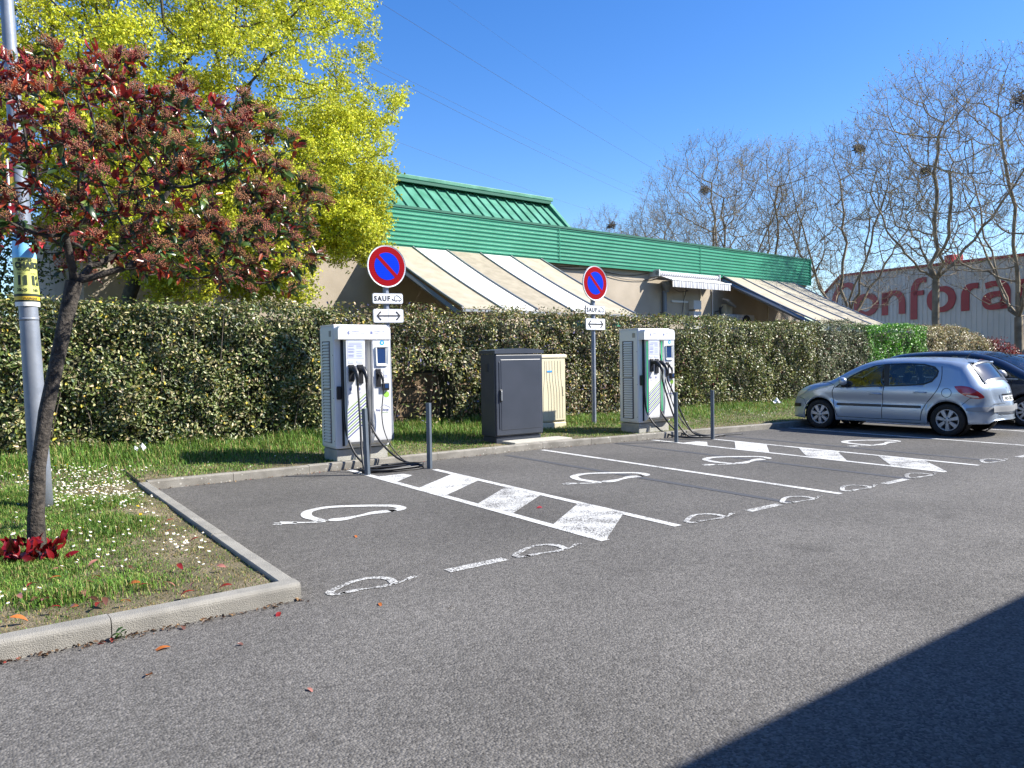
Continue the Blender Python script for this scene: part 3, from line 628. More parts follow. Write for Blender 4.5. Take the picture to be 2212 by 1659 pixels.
# ------------------------------------------------------------------ vegetation
rng = np.random.RandomState(11)
def hedge(label, x0, x1, y0, y1, z1, dens, pal, size, seed, name='hedge', rag=.10, gaps=.25, hollow=None, aspect=.5, light=0, group='clipped hedge plants along the verge', zfun=None, endcap=False):
    rg = np.random.RandomState(seed); root = empty(name, ((x0+x1)/2, (y0+y1)/2, .1)); tag(root, label, 'hedge', group); o = np.array(root.location)
    W = x1-x0; H = z1-.15; n1 = int(W*H*dens); n2 = int(W*(y1-y0)*dens*.6); n3 = int((y1-y0)*H*dens*.5) if endcap else 0
    X = rg.uniform(x0, x1, n1); Z = .12+H*rg.rand(n1)**.92
    bul = .34*(vnoise(X, Z, 1.5, seed)-.5)+.18*(vnoise(X, Z, 4.2, seed+1)-.5)
    Y = y0+bul+rg.exponential(.09, n1)-.03
    f = np.stack([X, Y, Z], 1); nr = np.tile([0, -1, .35], (n1, 1))
    X2 = rg.uniform(x0, x1, n2); Y2 = rg.uniform(y0, y1, n2); Z2 = z1+.12*(vnoise(X2, Y2, 2.2, seed+2)-.5)+.16*(vnoise(X2, Y2*.4, .9, seed+7)-.5)-rg.exponential(.05, n2)+rag*(rg.rand(n2)**5)
    f2 = np.stack([X2, Y2, Z2], 1); nr2 = np.tile([0, -.25, 1], (n2, 1)); P = np.concatenate([f, f2]); NR = np.concatenate([nr, nr2])
    if n3:
        P = np.concatenate([P, np.stack([x1+.1*rg.normal(size=n3), rg.uniform(y0, y1, n3), .15+H*rg.rand(n3)], 1)]); NR = np.concatenate([NR, np.tile([1, 0, .3], (n3, 1))])
    if zfun is not None: P[:, 2] = .12+(P[:, 2]-.12)*(zfun(P[:, 0])-.12)/(z1-.12)
    keep = (vnoise(P[:, 0]+P[:, 1], P[:, 2], 5.2, seed+3) > gaps) | (rg.rand(len(P)) < .25)
    if hollow is not None:
        hx0, hx1, hz = hollow; ed = hz+.35*(vnoise(P[:, 0], P[:, 1]*0, 2.5, 9)-.5)
        keep &= ~((P[:, 0] > hx0) & (P[:, 0] < hx1) & (P[:, 2] < ed) & (rg.rand(len(P)) < .93))
    P = P[keep]; NR = NR[keep]; n = len(P)
    nn = unit(NR+rg.normal(0, .55, (n, 3))); ax = unit(np.cross(nn, rg.normal(size=(n, 3)))+np.array([0, -.25, .15]))
    c = jit(pick(rg, n, pal), rg, .25)
    # sprays: neighbouring leaves share a tint
    c *= (.75+.5*vnoise(P[:, 0], P[:, 2], 3.0, seed+5))[:, None]
    L = size*rg.uniform(.7, 1.3, n)
    mk = specks_mesh if x0 > 14 else leaves_mesh; tag(link('foliage', mk('foliage', P-o, ax, nn, L, L*aspect, c), root, LEAF), kind='stuff')
    # woody inside: a dark mass of twigs
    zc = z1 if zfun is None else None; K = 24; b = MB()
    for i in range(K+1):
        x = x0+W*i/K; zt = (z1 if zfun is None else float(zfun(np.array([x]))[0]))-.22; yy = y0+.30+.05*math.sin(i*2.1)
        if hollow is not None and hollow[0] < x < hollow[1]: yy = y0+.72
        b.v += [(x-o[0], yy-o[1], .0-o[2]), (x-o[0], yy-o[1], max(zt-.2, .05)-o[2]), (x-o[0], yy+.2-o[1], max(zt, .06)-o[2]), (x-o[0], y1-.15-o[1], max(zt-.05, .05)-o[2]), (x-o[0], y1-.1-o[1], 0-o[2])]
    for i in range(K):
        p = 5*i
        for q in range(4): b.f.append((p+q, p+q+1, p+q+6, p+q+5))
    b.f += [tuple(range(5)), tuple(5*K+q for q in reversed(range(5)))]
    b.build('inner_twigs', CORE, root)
    st = []; rr = random.Random(seed)
    for i in range(int(W*7)):
        x = rr.uniform(x0, x1); zt = (z1 if zfun is None else float(zfun(np.array([x]))[0]))*rr.uniform(.4, 1.0); y = rr.uniform(y0+.08, y0+.5)
        st.append((np.array([(x-o[0], y+.1-o[1], 0-o[2]), (x+rr.uniform(-.15, .15)-o[0], y-o[1], zt*.5-o[2]), (x+rr.uniform(-.4, .4)-o[0], y-rr.uniform(0, .15)-o[1], zt-o[2])]), np.array([.016, .011, .004])))
    link('stems', tubes_mesh(st, 5, 'stems'), root, TWIG)
    return root
VAR = [(24, (70, 86, 38)), (26, (94, 108, 50)), (20, (116, 122, 64)), (12, (160, 154, 106)), (9, (206, 194, 150)), (4, (84, 72, 44)), (5, (116, 128, 100)), (2, (200, 180, 70))]
VAR2 = [(22, (74, 86, 42)), (24, (100, 108, 54)), (18, (130, 130, 74)), (11, (200, 186, 146)), (9, (158, 130, 102)), (5, (96, 74, 54)), (3, (88, 88, 120)), (3, (196, 180, 70))]
MIX = [(22, (70, 86, 38)), (24, (100, 112, 50)), (20, (124, 126, 60)), (9, (140, 132, 80)), (6, (84, 66, 46)), (2, (116, 46, 46)), (7, (168, 164, 116))]
GREY = [(22, (70, 84, 50)), (24, (98, 110, 68)), (20, (134, 138, 98)), (10, (166, 162, 130)), (6, (60, 56, 40)), (3, (120, 50, 46))]
BRT = [(40, (58, 116, 18)), (35, (86, 150, 28)), (18, (122, 178, 44)), (7, (36, 78, 16))]
CRM = [(24, (196, 182, 140)), (22, (156, 146, 98)), (18, (116, 112, 62)), (16, (88, 92, 52)), (10, (172, 150, 110)), (4, (120, 66, 50))]
REDH = [(40, (150, 34, 34)), (30, (112, 26, 28)), (15, (90, 60, 40)), (12, (72, 80, 44))]
hedge('tall dense cream-speckled hedge left of the near charger, behind the daisies', -1.2, 5.6, 13.75, 14.95, 2.60, 1550, VAR, .066, 21, rag=.16, gaps=.2)
hedge('bushy hollow-bottomed hedge between the near charger and the dark cabinet', 5.6, 9.2, 13.8, 14.95, 2.45, 1500, VAR2, .068, 22, rag=.3, gaps=.2, hollow=(5.7, 8.15, 1.25))
hedge('cream and pinkish hedge stretch behind the two roadside cabinets', 9.2, 14.6, 13.8, 14.95, 2.58, 1400, VAR2, .062, 23, rag=.2, gaps=.2)
hedge('dark olive hedge stretch right of the far charger', 14.5, 21.5, 13.95, 15.0, 2.55, 1300, MIX, .066, 24, gaps=.16)
hedge('greyish dusty hedge shrub just left of the bright green one', 21.2, 24.2, 13.97, 15.0, 2.55, 1300, GREY, .056, 25, gaps=.2)
hedge('bright fresh green hedge shrub above the silver car', 24.0, 27.7, 13.96, 15.0, 2.52, 1400, BRT, .06, 26, gaps=.12)
hedge('pale yellowish hedge with sloping end above the dark car', 27.5, 33.2, 13.95, 15.1, 2.5, 1100, CRM, .066, 27, gaps=.15, zfun=lambda x: 2.5-.65*np.clip((x-29.5)/3.7, 0, 1)**1.6, endcap=True)
hedge('small red-leaved shrub at the far end of the hedge', 32.4, 35.0, 13.6, 14.7, 1.9, 800, REDH, .075, 28, gaps=.15, zfun=lambda x: 1.95-.6*np.clip((x-33.2)/1.8, 0, 1), rag=.2, endcap=True, name='red_shrub', group=None)
# old plank panel showing low through the hollow hedge
PW = empty('plank_panel', (7.2, 14.45, .1)); tag(PW, 'low brown plank panel seen through the hollow of the hedge', 'fence')
PLANK = mat('brown planks', (.13, .085, .045), .85, col2=(.19, .13, .075), scale=5, bump=.4)
for k in range(4): MB().box(-1.7, 1.6, -.02+.004*(k % 2), .03, .0+.31*k, .295+.31*k, .008).build('plank', PLANK, PW)
# ---- grass
def grass(name, n, region, hfun, dfun, pal, wd, seed, label):
    rg = np.random.RandomState(seed); x0, x1, y0, y1 = region; X = rg.uniform(x0, x1, n); Y = rg.uniform(y0, y1, n)
    ok = np.where(X < 1.66, Y > yfront(X)+.14, Y > ykerb(X)+.13) & (rg.rand(n) < dfun(X, Y)); X = X[ok]; Y = Y[ok]; n = len(X)
    Z = lawn_z(X, Y)-.005; H = hfun(X, Y)*rg.uniform(.5, 1.25, n); az = rg.uniform(0, 2*math.pi, n); lean = rg.uniform(.15, .95, n)
    D = np.stack([np.cos(az), np.sin(az), 0*az], 1); Sd = np.stack([-np.sin(az), np.cos(az), 0*az], 1); Bp = np.stack([X, Y, Z], 1); W = (wd*rg.uniform(.6, 1.4, n))[:, None]; Hh = H[:, None]; up = np.array([0, 0, 1.])
    V = np.empty((n, 5, 3)); mid = Bp+up*Hh*.6+D*Hh*(lean*.28)[:, None]; tip = Bp+up*Hh*(1-.45*lean)[:, None]+D*Hh*(lean*.85)[:, None]
    V[:, 0] = Bp-Sd*W; V[:, 1] = Bp+Sd*W; V[:, 2] = mid+Sd*W*.8; V[:, 3] = mid-Sd*W*.8; V[:, 4] = tip
    i = np.arange(n)[:, None]*5; c = jit(pick(rg, n, pal), rg, .2)*(.8+.4*vnoise(X, Y, 2.3, seed))[:, None]
    me = np_mesh(name, V.reshape(-1, 3), quads=i+np.array([[0, 1, 2, 3]]), tris=i+np.array([[3, 2, 4]]), cols=np.repeat(c, 5, axis=0))
    return tag(link(name, me, None, GRASS), label, 'grass', kind='stuff')
GP = [(26, (92, 130, 48)), (27, (116, 152, 62)), (18, (58, 94, 34)), (13, (128, 150, 68)), (12, (170, 158, 102)), (5, (140, 120, 80))]
GPD = [(20, (86, 118, 44)), (18, (106, 132, 56)), (25, (166, 150, 98)), (20, (140, 120, 76)), (12, (120, 140, 66))]
def bare(X, Y):     # 0 = bare soil, 1 = thick grass: worn by the kerbs
    dk = np.where(X < 1.66, np.minimum(Y-yfront(X), np.where(Y < 10.7, 1.66-X, 9)), Y-ykerb(X))
    dk = np.minimum(dk, np.hypot(X-1.3, (Y-10.6)*.9)+.0)
    return np.clip((dk-.28+.75*(vnoise(X, Y, 1.6, 8)-.5)+.35*(vnoise(X, Y, 4.5, 12)-.5))/.6, 0.03, 1)
grass('grass', 170000, (-.9, 1.66, 5.1, 11.2), lambda X, Y: .020+.13*bare(X, Y)*vnoise(X, Y, 1.9, 31)**2+.018*bare(X, Y), lambda X, Y: bare(X, Y)*np.clip(.15+1.1*vnoise(X, Y, 2.6, 36), 0, 1), GP, .0028, 41, 'green lawn on the corner island round the leaning tree')
grass('grass', 34000, (-.9, 1.66, 5.1, 11.2), lambda X, Y: .025+0*X, lambda X, Y: 1-.8*bare(X, Y), GPD, .0026, 42, 'dry short grass in the worn strips along the corner kerbs')
grass("grass", 130000, (-.3, 21, 10.7, 14.4), lambda X, Y: np.where(X < 5, .05, .035)+np.clip((Y-12.0)/1.7, 0, 1)*np.where(X < 9.6, .26, .14)*(.45+.8*vnoise(X, Y, 1.7, 33)), lambda X, Y: bare(X, Y)*np.clip(1.3-X/25, .5, 1), GP, .0046, 43, 'long green grass on the verge in front of the hedge')
grass('grass', 14000, (-.5, 16, 10.7, 12.2), lambda X, Y: .03+0*X, lambda X, Y: 1-.8*bare(X, Y), GPD, .004, 44, 'dry short grass along the back kerb')
# ---- daisies and dandelions
def flowers(name, pts, r, petal, centre, label, cat):
    rg = np.random.RandomState(5); V = []; F = []; Cc = []
    pc, cc = lin(*petal), lin(*centre)
    for x, y in pts:
        z = float(lawn_z(np.array([x]), np.array([y]))[0])+rg.uniform(.03, .075); q = rg.uniform(.7, 1.25)*r; n = len(V)
        t = np.array([rg.normal(0, .28)+.15, rg.normal(0, .28)-.25, 1]); t /= np.linalg.norm(t); a = np.cross(t, [1, 0, 0]); a /= np.linalg.norm(a); b_ = np.cross(t, a); c = np.array([x, y, z])
        for j in range(8):
            an = j*math.pi/4; k = q*(1 if j % 2 else .82); V.append(c+(a*math.cos(an)+b_*math.sin(an))*k); Cc.append(pc)
        V.append(c+t*.004); Cc.append(pc)
        for j in range(6): an = j*math.pi/3; V.append(c+t*.006+(a*math.cos(an)+b_*math.sin(an))*q*.33); Cc.append(cc)
        V.append(c+t*.009); Cc.append(cc)
        F += [(n+j, n+(j+1) % 8, n+8) for j in range(8)]+[(n+9+j, n+9+(j+1) % 6, n+15) for j in range(6)]
    me = np_mesh(name, V, tris=F, cols=np.array(Cc)); return tag(link(name, me, None, GRASS), label, cat, kind='stuff')
pts = []
for cx, cy, sx_, sy_, n in ((1.15, 10.6, .28, .75, 190), (1.0, 11.9, .4, .6, 110), (.35, 11.6, .3, 1.3, 90), (1.25, 9.9, .22, .4, 80), (1.45, 6.8, .14, .5, 30), (1.0, 7.1, .35, .6, 40), (.5, 8.5, .4, 1.0, 40), (1.3, 8.6, .25, .6, 30), (.12, 5.9, .08, .12, 9), (3.0, 11.6, 1.0, .25, 14), (17.5, 12.3, 2.0, .7, 60), (14, 12.4, 1.3, .6, 20)):
    for _ in range(n):
        x, y = rng.normal(cx, sx_), rng.normal(cy, sy_)
        if (x < 1.6 and y > yfront(x)+.2) or (x >= 1.6 and y > ykerb(x)+.2 and y < 13.6): pts.append((x, y))
flowers('daisies', pts, .0135, (240, 240, 236), (224, 190, 50), 'drift of small white daisies round the foot of the lamp post', 'flowers')
flowers('dandelions', [(rng.normal(10.0, .35), rng.uniform(11.3, 12.2)) for _ in range(12)]+[(rng.uniform(6, 20), rng.uniform(11.2, 13)) for _ in range(16)]+[(rng.uniform(.1, 1.5), rng.uniform(8, 13)) for _ in range(14)], .016, (236, 200, 30), (220, 170, 20), 'scattered yellow dandelions in the verge grass', 'flowers')
# ---- bare plane trees behind
BARK_P = mat('plane tree bark', (.15, .115, .072), .85, col2=(.29, .24, .165), scale=2.2, bump=.5, bscale=18, detail=8, obj=True)
BUD = mat('buds and young leaves', rough=.6, attr='Col', transl=.3)
def plane_proto(seed, H, rx, zlo, ntips=1100, fork=3.2, lean=(0, 0), rtip=.0075, power=.48, maxr=.28, leaders=5):
    rg = np.random.RandomState(seed); tips = []
    while len(tips) < ntips:
        p = rg.uniform(-1, 1, 3); d = np.linalg.norm(p)
        if d > 1: continue
        if rg.rand() > .35+.65*d: continue
        zc = (H+zlo)/2; hz = (H-zlo)/2; f = p[2]; wid = 1.0 if f < 0 else 1.0-.35*f*f
        q = np.array([p[0]*rx*wid+lean[0]*(zc+p[2]*hz)/H, p[1]*rx*wid+lean[1]*(zc+p[2]*hz)/H, zc+p[2]*hz])
        if vnoise(q[0]*1.0+q[1]*.7, q[2], .55, seed) < .27: continue
        tips.append(q)
    tips = np.array(tips); tr = [(0, 0, -.2), (.03, .02, fork*.5), (lean[0]*.1, lean[1]*.1, fork)]
    T = Tree(tr, rg)
    for i in range(leaders):      # ascending leaders from the fork
        a = 2*math.pi*i/leaders+rg.uniform(-.5, .5); q = rx*rg.uniform(.45, .8) if i else rx*.08
        T.grow(np.array([[q*math.cos(a)+lean[0], q*math.sin(a)+lean[1], H*rg.uniform(.52, .74) if i else H*.80]]), wlen=-.0, up=.10, k=10, jitter=.05, cap=3, wob=.012)
    big = tips[rg.choice(len(tips), 70, replace=False)]*np.array([.9, .9, 1])
    T.grow(big, wlen=.12, up=.10, k=7, jitter=.05, wob=.014); T.grow(tips, wlen=.34, up=.09, k=5, jitter=.05, wob=.015)
    T.radii(rtip, power, maxr); ex = []; tp = np.array([T.P[i] for i in T.tips])
    for p in tp:
        for _ in range(4):
            d = rg.normal(size=3)+unit(p-np.array([0, 0, H*.4]))*1.2; d[2] = abs(d[2])*.9+.5; d /= np.linalg.norm(d); L = rg.uniform(.3, .75); q = p+rg.normal(0, .05, 3)
            ex.append((np.array([q, q+d*L*.5+rg.normal(0, .04, 3), q+d*L]), np.array([.005, .0045, .0035])))
    r0 = T.r[2]; me = T.tubes([r0*1.25, r0*1.05, r0], 6, ex); me.materials.append(BARK_P)
    ends = np.array([e[0][2] for e in ex]); sel = rg.rand(len(ends)) < .55; E_ = ends[sel]; n = len(E_)
    c = jit(pick(rg, n, [(40, (132, 122, 66)), (20, (112, 94, 60)), (25, (158, 150, 74)), (10, (84, 66, 46))]), rg, .2)
    lf = leaves_mesh('buds', E_+rg.normal(0, .03, E_.shape), rg.normal(size=E_.shape), rg.normal(size=E_.shape), rg.uniform(.045, .09, n), rg.uniform(.03, .05, n), c); lf.materials.append(BUD)
    return me, lf
protos = [plane_proto(1, 13.6, 4.3, 4.0, 950, 4.4, leaders=5), plane_proto(2, 13.5, 5.0, 3.0, 1050, 2.8, (.6, .3), leaders=6), plane_proto(3, 14.0, 5.2, 3.4, 1150, 3.0, leaders=6)]
def plane(k, x, y, s, rz, label, zs=1):
    r_ = empty('plane_tree', (x, y, 0), rz); r_.scale = (s, s, s*zs); tag(r_, label, 'tree', 'bare plane trees behind the shop'); me, lf = protos[k]
    link('trunk_and_branches', me, r_); tag(link('crown_buds', lf, r_), kind='stuff')
plane(0, 37.7, 18.5, 1.14, 0, 'tall bare plane tree in front of the big red letters')
plane(1, 38.6, 15.25, 1.10, 2.4, 'bare plane tree with thick trunk at the right edge of the picture')
plane(2, 39.6, 24.4, 1.0, .6, 'bare plane tree just right of the green band corner')
plane(1, 38.6, 28.8, 1.04, 4.1, 'bare plane tree rising behind the right end of the green band')
plane(2, 39.4, 33.2, 1.12, 3.0, 'broad bare plane tree behind the middle of the green band')
plane(0, 39.0, 37.2, .92, 1.3, 'slim bare plane tree behind the left part of the tree row')
plane(2, 40.2, 44.6, .92, 5.2, 'small far bare tree at the left end of the tree row')
plane(1, 44.0, 50.5, .72, 1.2, 'farthest bare treetop just above the green roof')
def nest(x, y, z, r_, label):
    rr = random.Random(int(x*100)); b = []
    for _ in range(110):
        p = Vector((rr.gauss(0, 1), rr.gauss(0, 1), rr.gauss(0, .8))).normalized()*r_*rr.uniform(.3, 1); d = Vector((rr.gauss(0, 1), rr.gauss(0, 1), rr.gauss(0, .6))).normalized()*r_*.6
        b.append((np.array([p-d, p, p+d]), np.array([.012, .014, .010])))
    o = link('bird_nest', tubes_mesh(b, 4, 'bird_nest'), None, TWIG); o.location = (x, y, z); tag(o, label, 'nest', 'nests in the bare trees')
nest(37.8, 32.7, 11.9, .32, 'dark twig nest in the broad bare tree'); nest(39.2, 42.8, 11.3, .34, 'dark twig nest in the small far bare tree'); nest(38.7, 23, 12.35, .3, 'dark twig nest in the tree right of the green band')
nest(37.5, 18.9, 10.2, .26, 'dark twig nest in the tall tree before the red letters'); nest(38.2, 15.0, 12.6, .5, 'large dark twig nest at the right picture edge')
# ---- yellow-green maple behind the hedge
def crown_tips(rg, n, c, r_, test=None, shell=.5):
    out = []
    while len(out) < n:
        p = rg.uniform(-1, 1, (n*2, 3)); d = np.linalg.norm(p, axis=1); p = p[(d < 1) & (rg.rand(n*2) < (1-shell)+shell*d)]
        p = p*np.array(r_)+np.array(c)
        if test is not None: p = p[test(p)]
        out += list(p)
    return np.array(out[:n])
MPL = empty('maple_tree', (2.3, 16.9, 0)); tag(MPL, 'large yellow-green blossoming maple behind the hedge at left', 'tree'); mo = np.array([2.3, 16.9, 0]); rg = np.random.RandomState(77)
tips = crown_tips(rg, 2600, (2.6, 16.9, 7.5), (5.9, 3.4, 5.0), lambda p: (p[:, 2] > 2.8+.25*np.abs(p[:, 0]-6)) & (vnoise(p[:, 0]+p[:, 1]*.6, p[:, 2], .7, 61) > .2), .5)
lobe = lambda n_, c_, r_: crown_tips(rg, n_, c_, r_, lambda p: vnoise(p[:, 0]+p[:, 1]*.6, p[:, 2], 1.1, 62) > .3)
tips = np.concatenate([tips, lobe(300, (5.5, 16.0, 4.2), (2.2, 1.2, 1.4)), lobe(200, (6.9, 16.5, 5.8), (1.25, 1.4, 1.7)), lobe(160, (4.0, 15.9, 3.7), (1.8, .9, .9))])
T = Tree([(2.3, 16.9, -.1), (2.35, 16.9, 1.4), (2.5, 16.85, 2.7)], rg); big = tips[rg.choice(2600, 24, replace=False)]
T.grow(big, wlen=.05, up=.08, k=6); T.grow(tips, wlen=.25, up=.05, k=4, jitter=.09); T.radii(.006, .44, .24)
me = T.tubes([.24, .2, .18], 6)
me.transform(Matrix.Translation((-2.3, -16.9, 0))); link('trunk_and_branches', me, MPL, mat('maple bark', (.05, .045, .03), .9, col2=(.10, .09, .06), scale=12))
tp = np.array([T.P[i] for i in T.tips]); nd = np.array(T.P)[40:]; cl = np.concatenate([tp, nd[rg.choice(len(nd), 6500)]+rg.normal(0, .12, (6500, 3))])
cl = cl[cl[:, 2] > 2.6]; k = 36; C = np.repeat(cl, k, axis=0)+rg.normal(0, .085, (len(cl)*k, 3))*np.array([1, 1, .7]); n = len(C); clt = np.repeat(vnoise(cl[:, 0]*1.3, cl[:, 2], 1.1, 5), k)
pal = jit(pick(rg, n, [(40, (206, 206, 60)), (30, (188, 192, 62)), (20, (148, 160, 54)), (10, (214, 214, 100))]), rg, .18)*(.75+.5*clt)[:, None]
tag(link('crown_blossom', specks_mesh('crown_blossom', C-mo, rg.normal(size=(n, 3)), rg.normal(size=(n, 3))+[0, -.3, .6], rg.uniform(.04, .08, n), rg.uniform(.032, .058, n), pal), MPL, mat('maple blossom', rough=.6, attr='Col', transl=.34, spec=.2)), kind='stuff')
# ---- white blossom tree at the far left
WB = empty('blossom_tree', (-.2, 22.5, 0)); tag(WB, 'white blossoming tree partly hidden behind the lamp post', 'tree'); rg = np.random.RandomState(78)
tips = crown_tips(rg, 420, (0, 0, 8.0), (2.6, 2.2, 3.9)); T = Tree([(0, 0, -.1), (0, .05, 2), (.05, 0, 4)], rg); T.grow(tips, wlen=.2); T.radii(.008, .45, .2)
link('trunk_and_branches', T.tubes([.2, .17, .15], 6), WB, TWIG)
C = np.repeat(np.array([T.P[i] for i in T.tips]), 26, axis=0); C = C+rg.normal(0, .2, C.shape); n = len(C)
tag(link('crown_blossom', leaves_mesh('crown_blossom', C, rg.normal(size=(n, 3)), rg.normal(size=(n, 3)), rg.uniform(.05, .1, n), rg.uniform(.04, .08, n), jit(pick(rg, n, [(70, (232, 230, 224)), (30, (150, 160, 100))]), rg, .1)), WB, LEAF), kind='stuff')
# ---- low dark green tree left of the shop wall
LB = empty('green_tree', (.2, 20.5, 0)); tag(LB, 'loose green tree low at the far left behind the hedge', 'tree'); rg = np.random.RandomState(79)
tips = crown_tips(rg, 300, (0, 0, 3.6), (1.5, 1.4, 1.9)); T = Tree([(0, 0, -.1), (0, .05, 1), (.05, 0, 2)], rg); T.grow(tips, wlen=.2); T.radii(.006, .45, .12)
link('trunk_and_branches', T.tubes([.12, .1, .09], 6), LB, TWIG)
C = np.repeat(np.array([T.P[i] for i in T.tips]), 14, axis=0); C = C+rg.normal(0, .14, C.shape); n = len(C)
tag(link('crown_leaves', leaves_mesh('crown_leaves', C, rg.normal(size=(n, 3)), rg.normal(size=(n, 3)), rg.uniform(.06, .1, n), rg.uniform(.04, .07, n), jit(pick(rg, n, [(50, (70, 96, 44)), (30, (104, 124, 60)), (20, (150, 160, 110))]), rg, .2)), LB, LEAF), kind='stuff')
# ------------------------------------------------------------------ red photinia on the corner island
PH = empty('photinia_tree', (.37, 7.2, .08)); tag(PH, 'leaning small tree with red leaves and brown flower heads on the corner lawn', 'tree'); po = np.array([.37, 7.2, .08]); rg = np.random.RandomState(91)
BARKD = mat('dark cracked bark', (.018, .015, .013), .9, col2=(.075, .062, .05), scale=22, bump=.9, bscale=45, detail=9)
def dome(p):
    return (p[:, 2] > 2.42-.10*np.clip(p[:, 0]-1.0, 0, 2)+.26*np.clip((.75-p[:, 0])/.2, 0, 1)) & (vnoise(p[:, 0]*1.2+p[:, 1], p[:, 2]*1.3, 1.5, 17) > .3)
tips = crown_tips(rg, 640, (1.12, 7.3, 2.96), (1.82, 1.15, 1.24), dome, .6)
T = Tree([(.37, 7.2, .0), (.375, 7.2, .4), (.40, 7.2, .8), (.47, 7.2, 1.25), (.56, 7.2, 1.65), (.63, 7.2, 2.0), (.70, 7.2, 2.3)], rg)
for tgt in ((1.75, 7.0, 2.78), (2.3, 7.5, 3.0), (.9, 7.6, 3.4), (.3, 7.0, 3.1), (1.5, 6.7, 3.2), (-.2, 7.5, 2.9), (1.3, 7.9, 3.2), (.75, 7.1, 3.5)):
    T.grow(np.array([tgt]), wlen=.0, up=.12, k=6, jitter=.06)
T.grow(tips, wlen=.3, up=.08, k=4, jitter=.08); T.radii(.0034, .47, .09)
me = T.tubes([.078, .062, .057, .055, .055, .058, .064], 10)
for v in me.vertices:
    if v.co.z < 2.4: q = .55*math.sin(v.co.z*23+7*v.co.x)+.8*math.sin(v.co.z*61+v.co.y*90)+.6*math.sin(v.co.x*140+v.co.y*110); v.co.x += .0035*q; v.co.y += .003*q
me.transform(Matrix.Translation(-Vector(po))); link('trunk_and_branches', me, PH, BARKD)
tp = np.array([T.P[i] for i in T.tips]); nds = np.array(T.P)[60:]
toC = unit(tp-np.array([1.0, 7.25, 2.6]))
RED = [(28, (136, 40, 38)), (22, (112, 30, 32)), (22, (158, 58, 46)), (14, (190, 88, 56)), (12, (96, 34, 30))]; GRN = [(40, (52, 74, 32)), (25, (74, 98, 42)), (15, (106, 122, 58)), (12, (104, 50, 34)), (8, (150, 70, 36))]
# leaves: rosettes at the tips, older leaves along the twigs
C = []; A = []; Cl = []; LL = []
redness = np.clip(.50-.28*(tp[:, 0]-.7)+.18*(tp[:, 2]-3.2), .08, .85)
for i, p in enumerate(tp):
    red = rg.rand() < redness[i]; m = rg.randint(5, 9) if red else rg.randint(4, 8); out = toC[i]
    for j in range(m):
        d = unit(out*.8+rg.normal(0, .62, 3)+np.array([0, 0, .15 if red else -.25])); L = rg.uniform(.07, .115); C.append(p+d*L*.5+rg.normal(0, .015, 3)); A.append(d); LL.append(L); Cl.append(pick(rg, 1, RED if red else GRN)[0])
for p in nds[rg.choice(len(nds), 3200)]:
    d = unit(rg.normal(size=3)+np.array([0, 0, -.2])); L = rg.uniform(.06, .1); C.append(p+d*L*.55); A.append(d); LL.append(L); Cl.append(pick(rg, 1, GRN if rg.rand() < .45+.25*(p[0]-.8) else RED)[0])
C = np.array(C); A = np.array(A); LL = np.array(LL); Cl = jit(np.array(Cl), rg, .2); Nn = rg.normal(size=C.shape)*.7+np.array([0, -.2, 1.0])
GLOSS = mat('glossy leaf', rough=.3, attr='Col', transl=.2, spec=.6)
camd = np.linalg.norm(C-np.array([0, 0, 1.63]), axis=1)/(LL/.09)+.6*np.abs(rg.normal(size=len(C))); near = np.argsort(camd)[:290]; rest = np.ones(len(C), bool); rest[near] = False
tag(link('leaves', leaves_mesh('leaves', C[rest]-po, A[rest], Nn[rest], LL[rest], LL[rest]*.38, Cl[rest], .16, .12), PH, GLOSS), kind='stuff')
# the nearest leaves are pieces of their own, sharing a few meshes
def leaf_piece(col, bend):
    b = np.linspace(-.5, .5, 7); wd = .2*np.sin(np.linspace(.12, math.pi-.1, 7))**.85; V = []; Q = []
    for x, w_ in zip(b, wd):
        z = -bend*(x+.1)**2; V += [(x, -w_, z+w_*.28), (x, 0, z), (x, w_, z+w_*.28)]
    for i in range(6): Q += [(3*i, 3*i+1, 3*i+4, 3*i+3), (3*i+1, 3*i+2, 3*i+5, 3*i+4)]
    me = np_mesh('leaf', V, quads=Q, cols=np.tile(lin(*col), (len(V), 1)), smooth=True); me.materials.append(GLOSS); return me
LP = [leaf_piece(c, b) for c, b in (((122, 20, 30), .35), ((94, 17, 26), .6), ((150, 36, 36), .3), ((46, 70, 30), .4), ((70, 96, 42), .5), ((190, 80, 48), .45))]
LPc = np.array([lin(*c) for c in ((122, 20, 30), (94, 17, 26), (150, 36, 36), (46, 70, 30), (70, 96, 42), (190, 80, 48))])
def basis(a, n_):
    a = Vector(a).normalized(); b_ = Vector(n_).cross(a).normalized(); c = a.cross(b_); return Matrix((a, b_, c)).transposed().to_4x4()
for i in near:
    k = int(np.argmin(np.abs(LPc-Cl[i]).sum(1))); o = bpy.data.objects.new('leaf', LP[k]); COL.objects.link(o); o.parent = PH
    o.matrix_local = Matrix.Translation(Vector(C[i]-po)) @ basis(A[i], Nn[i]) @ Matrix.Scale(float(LL[i]), 4)
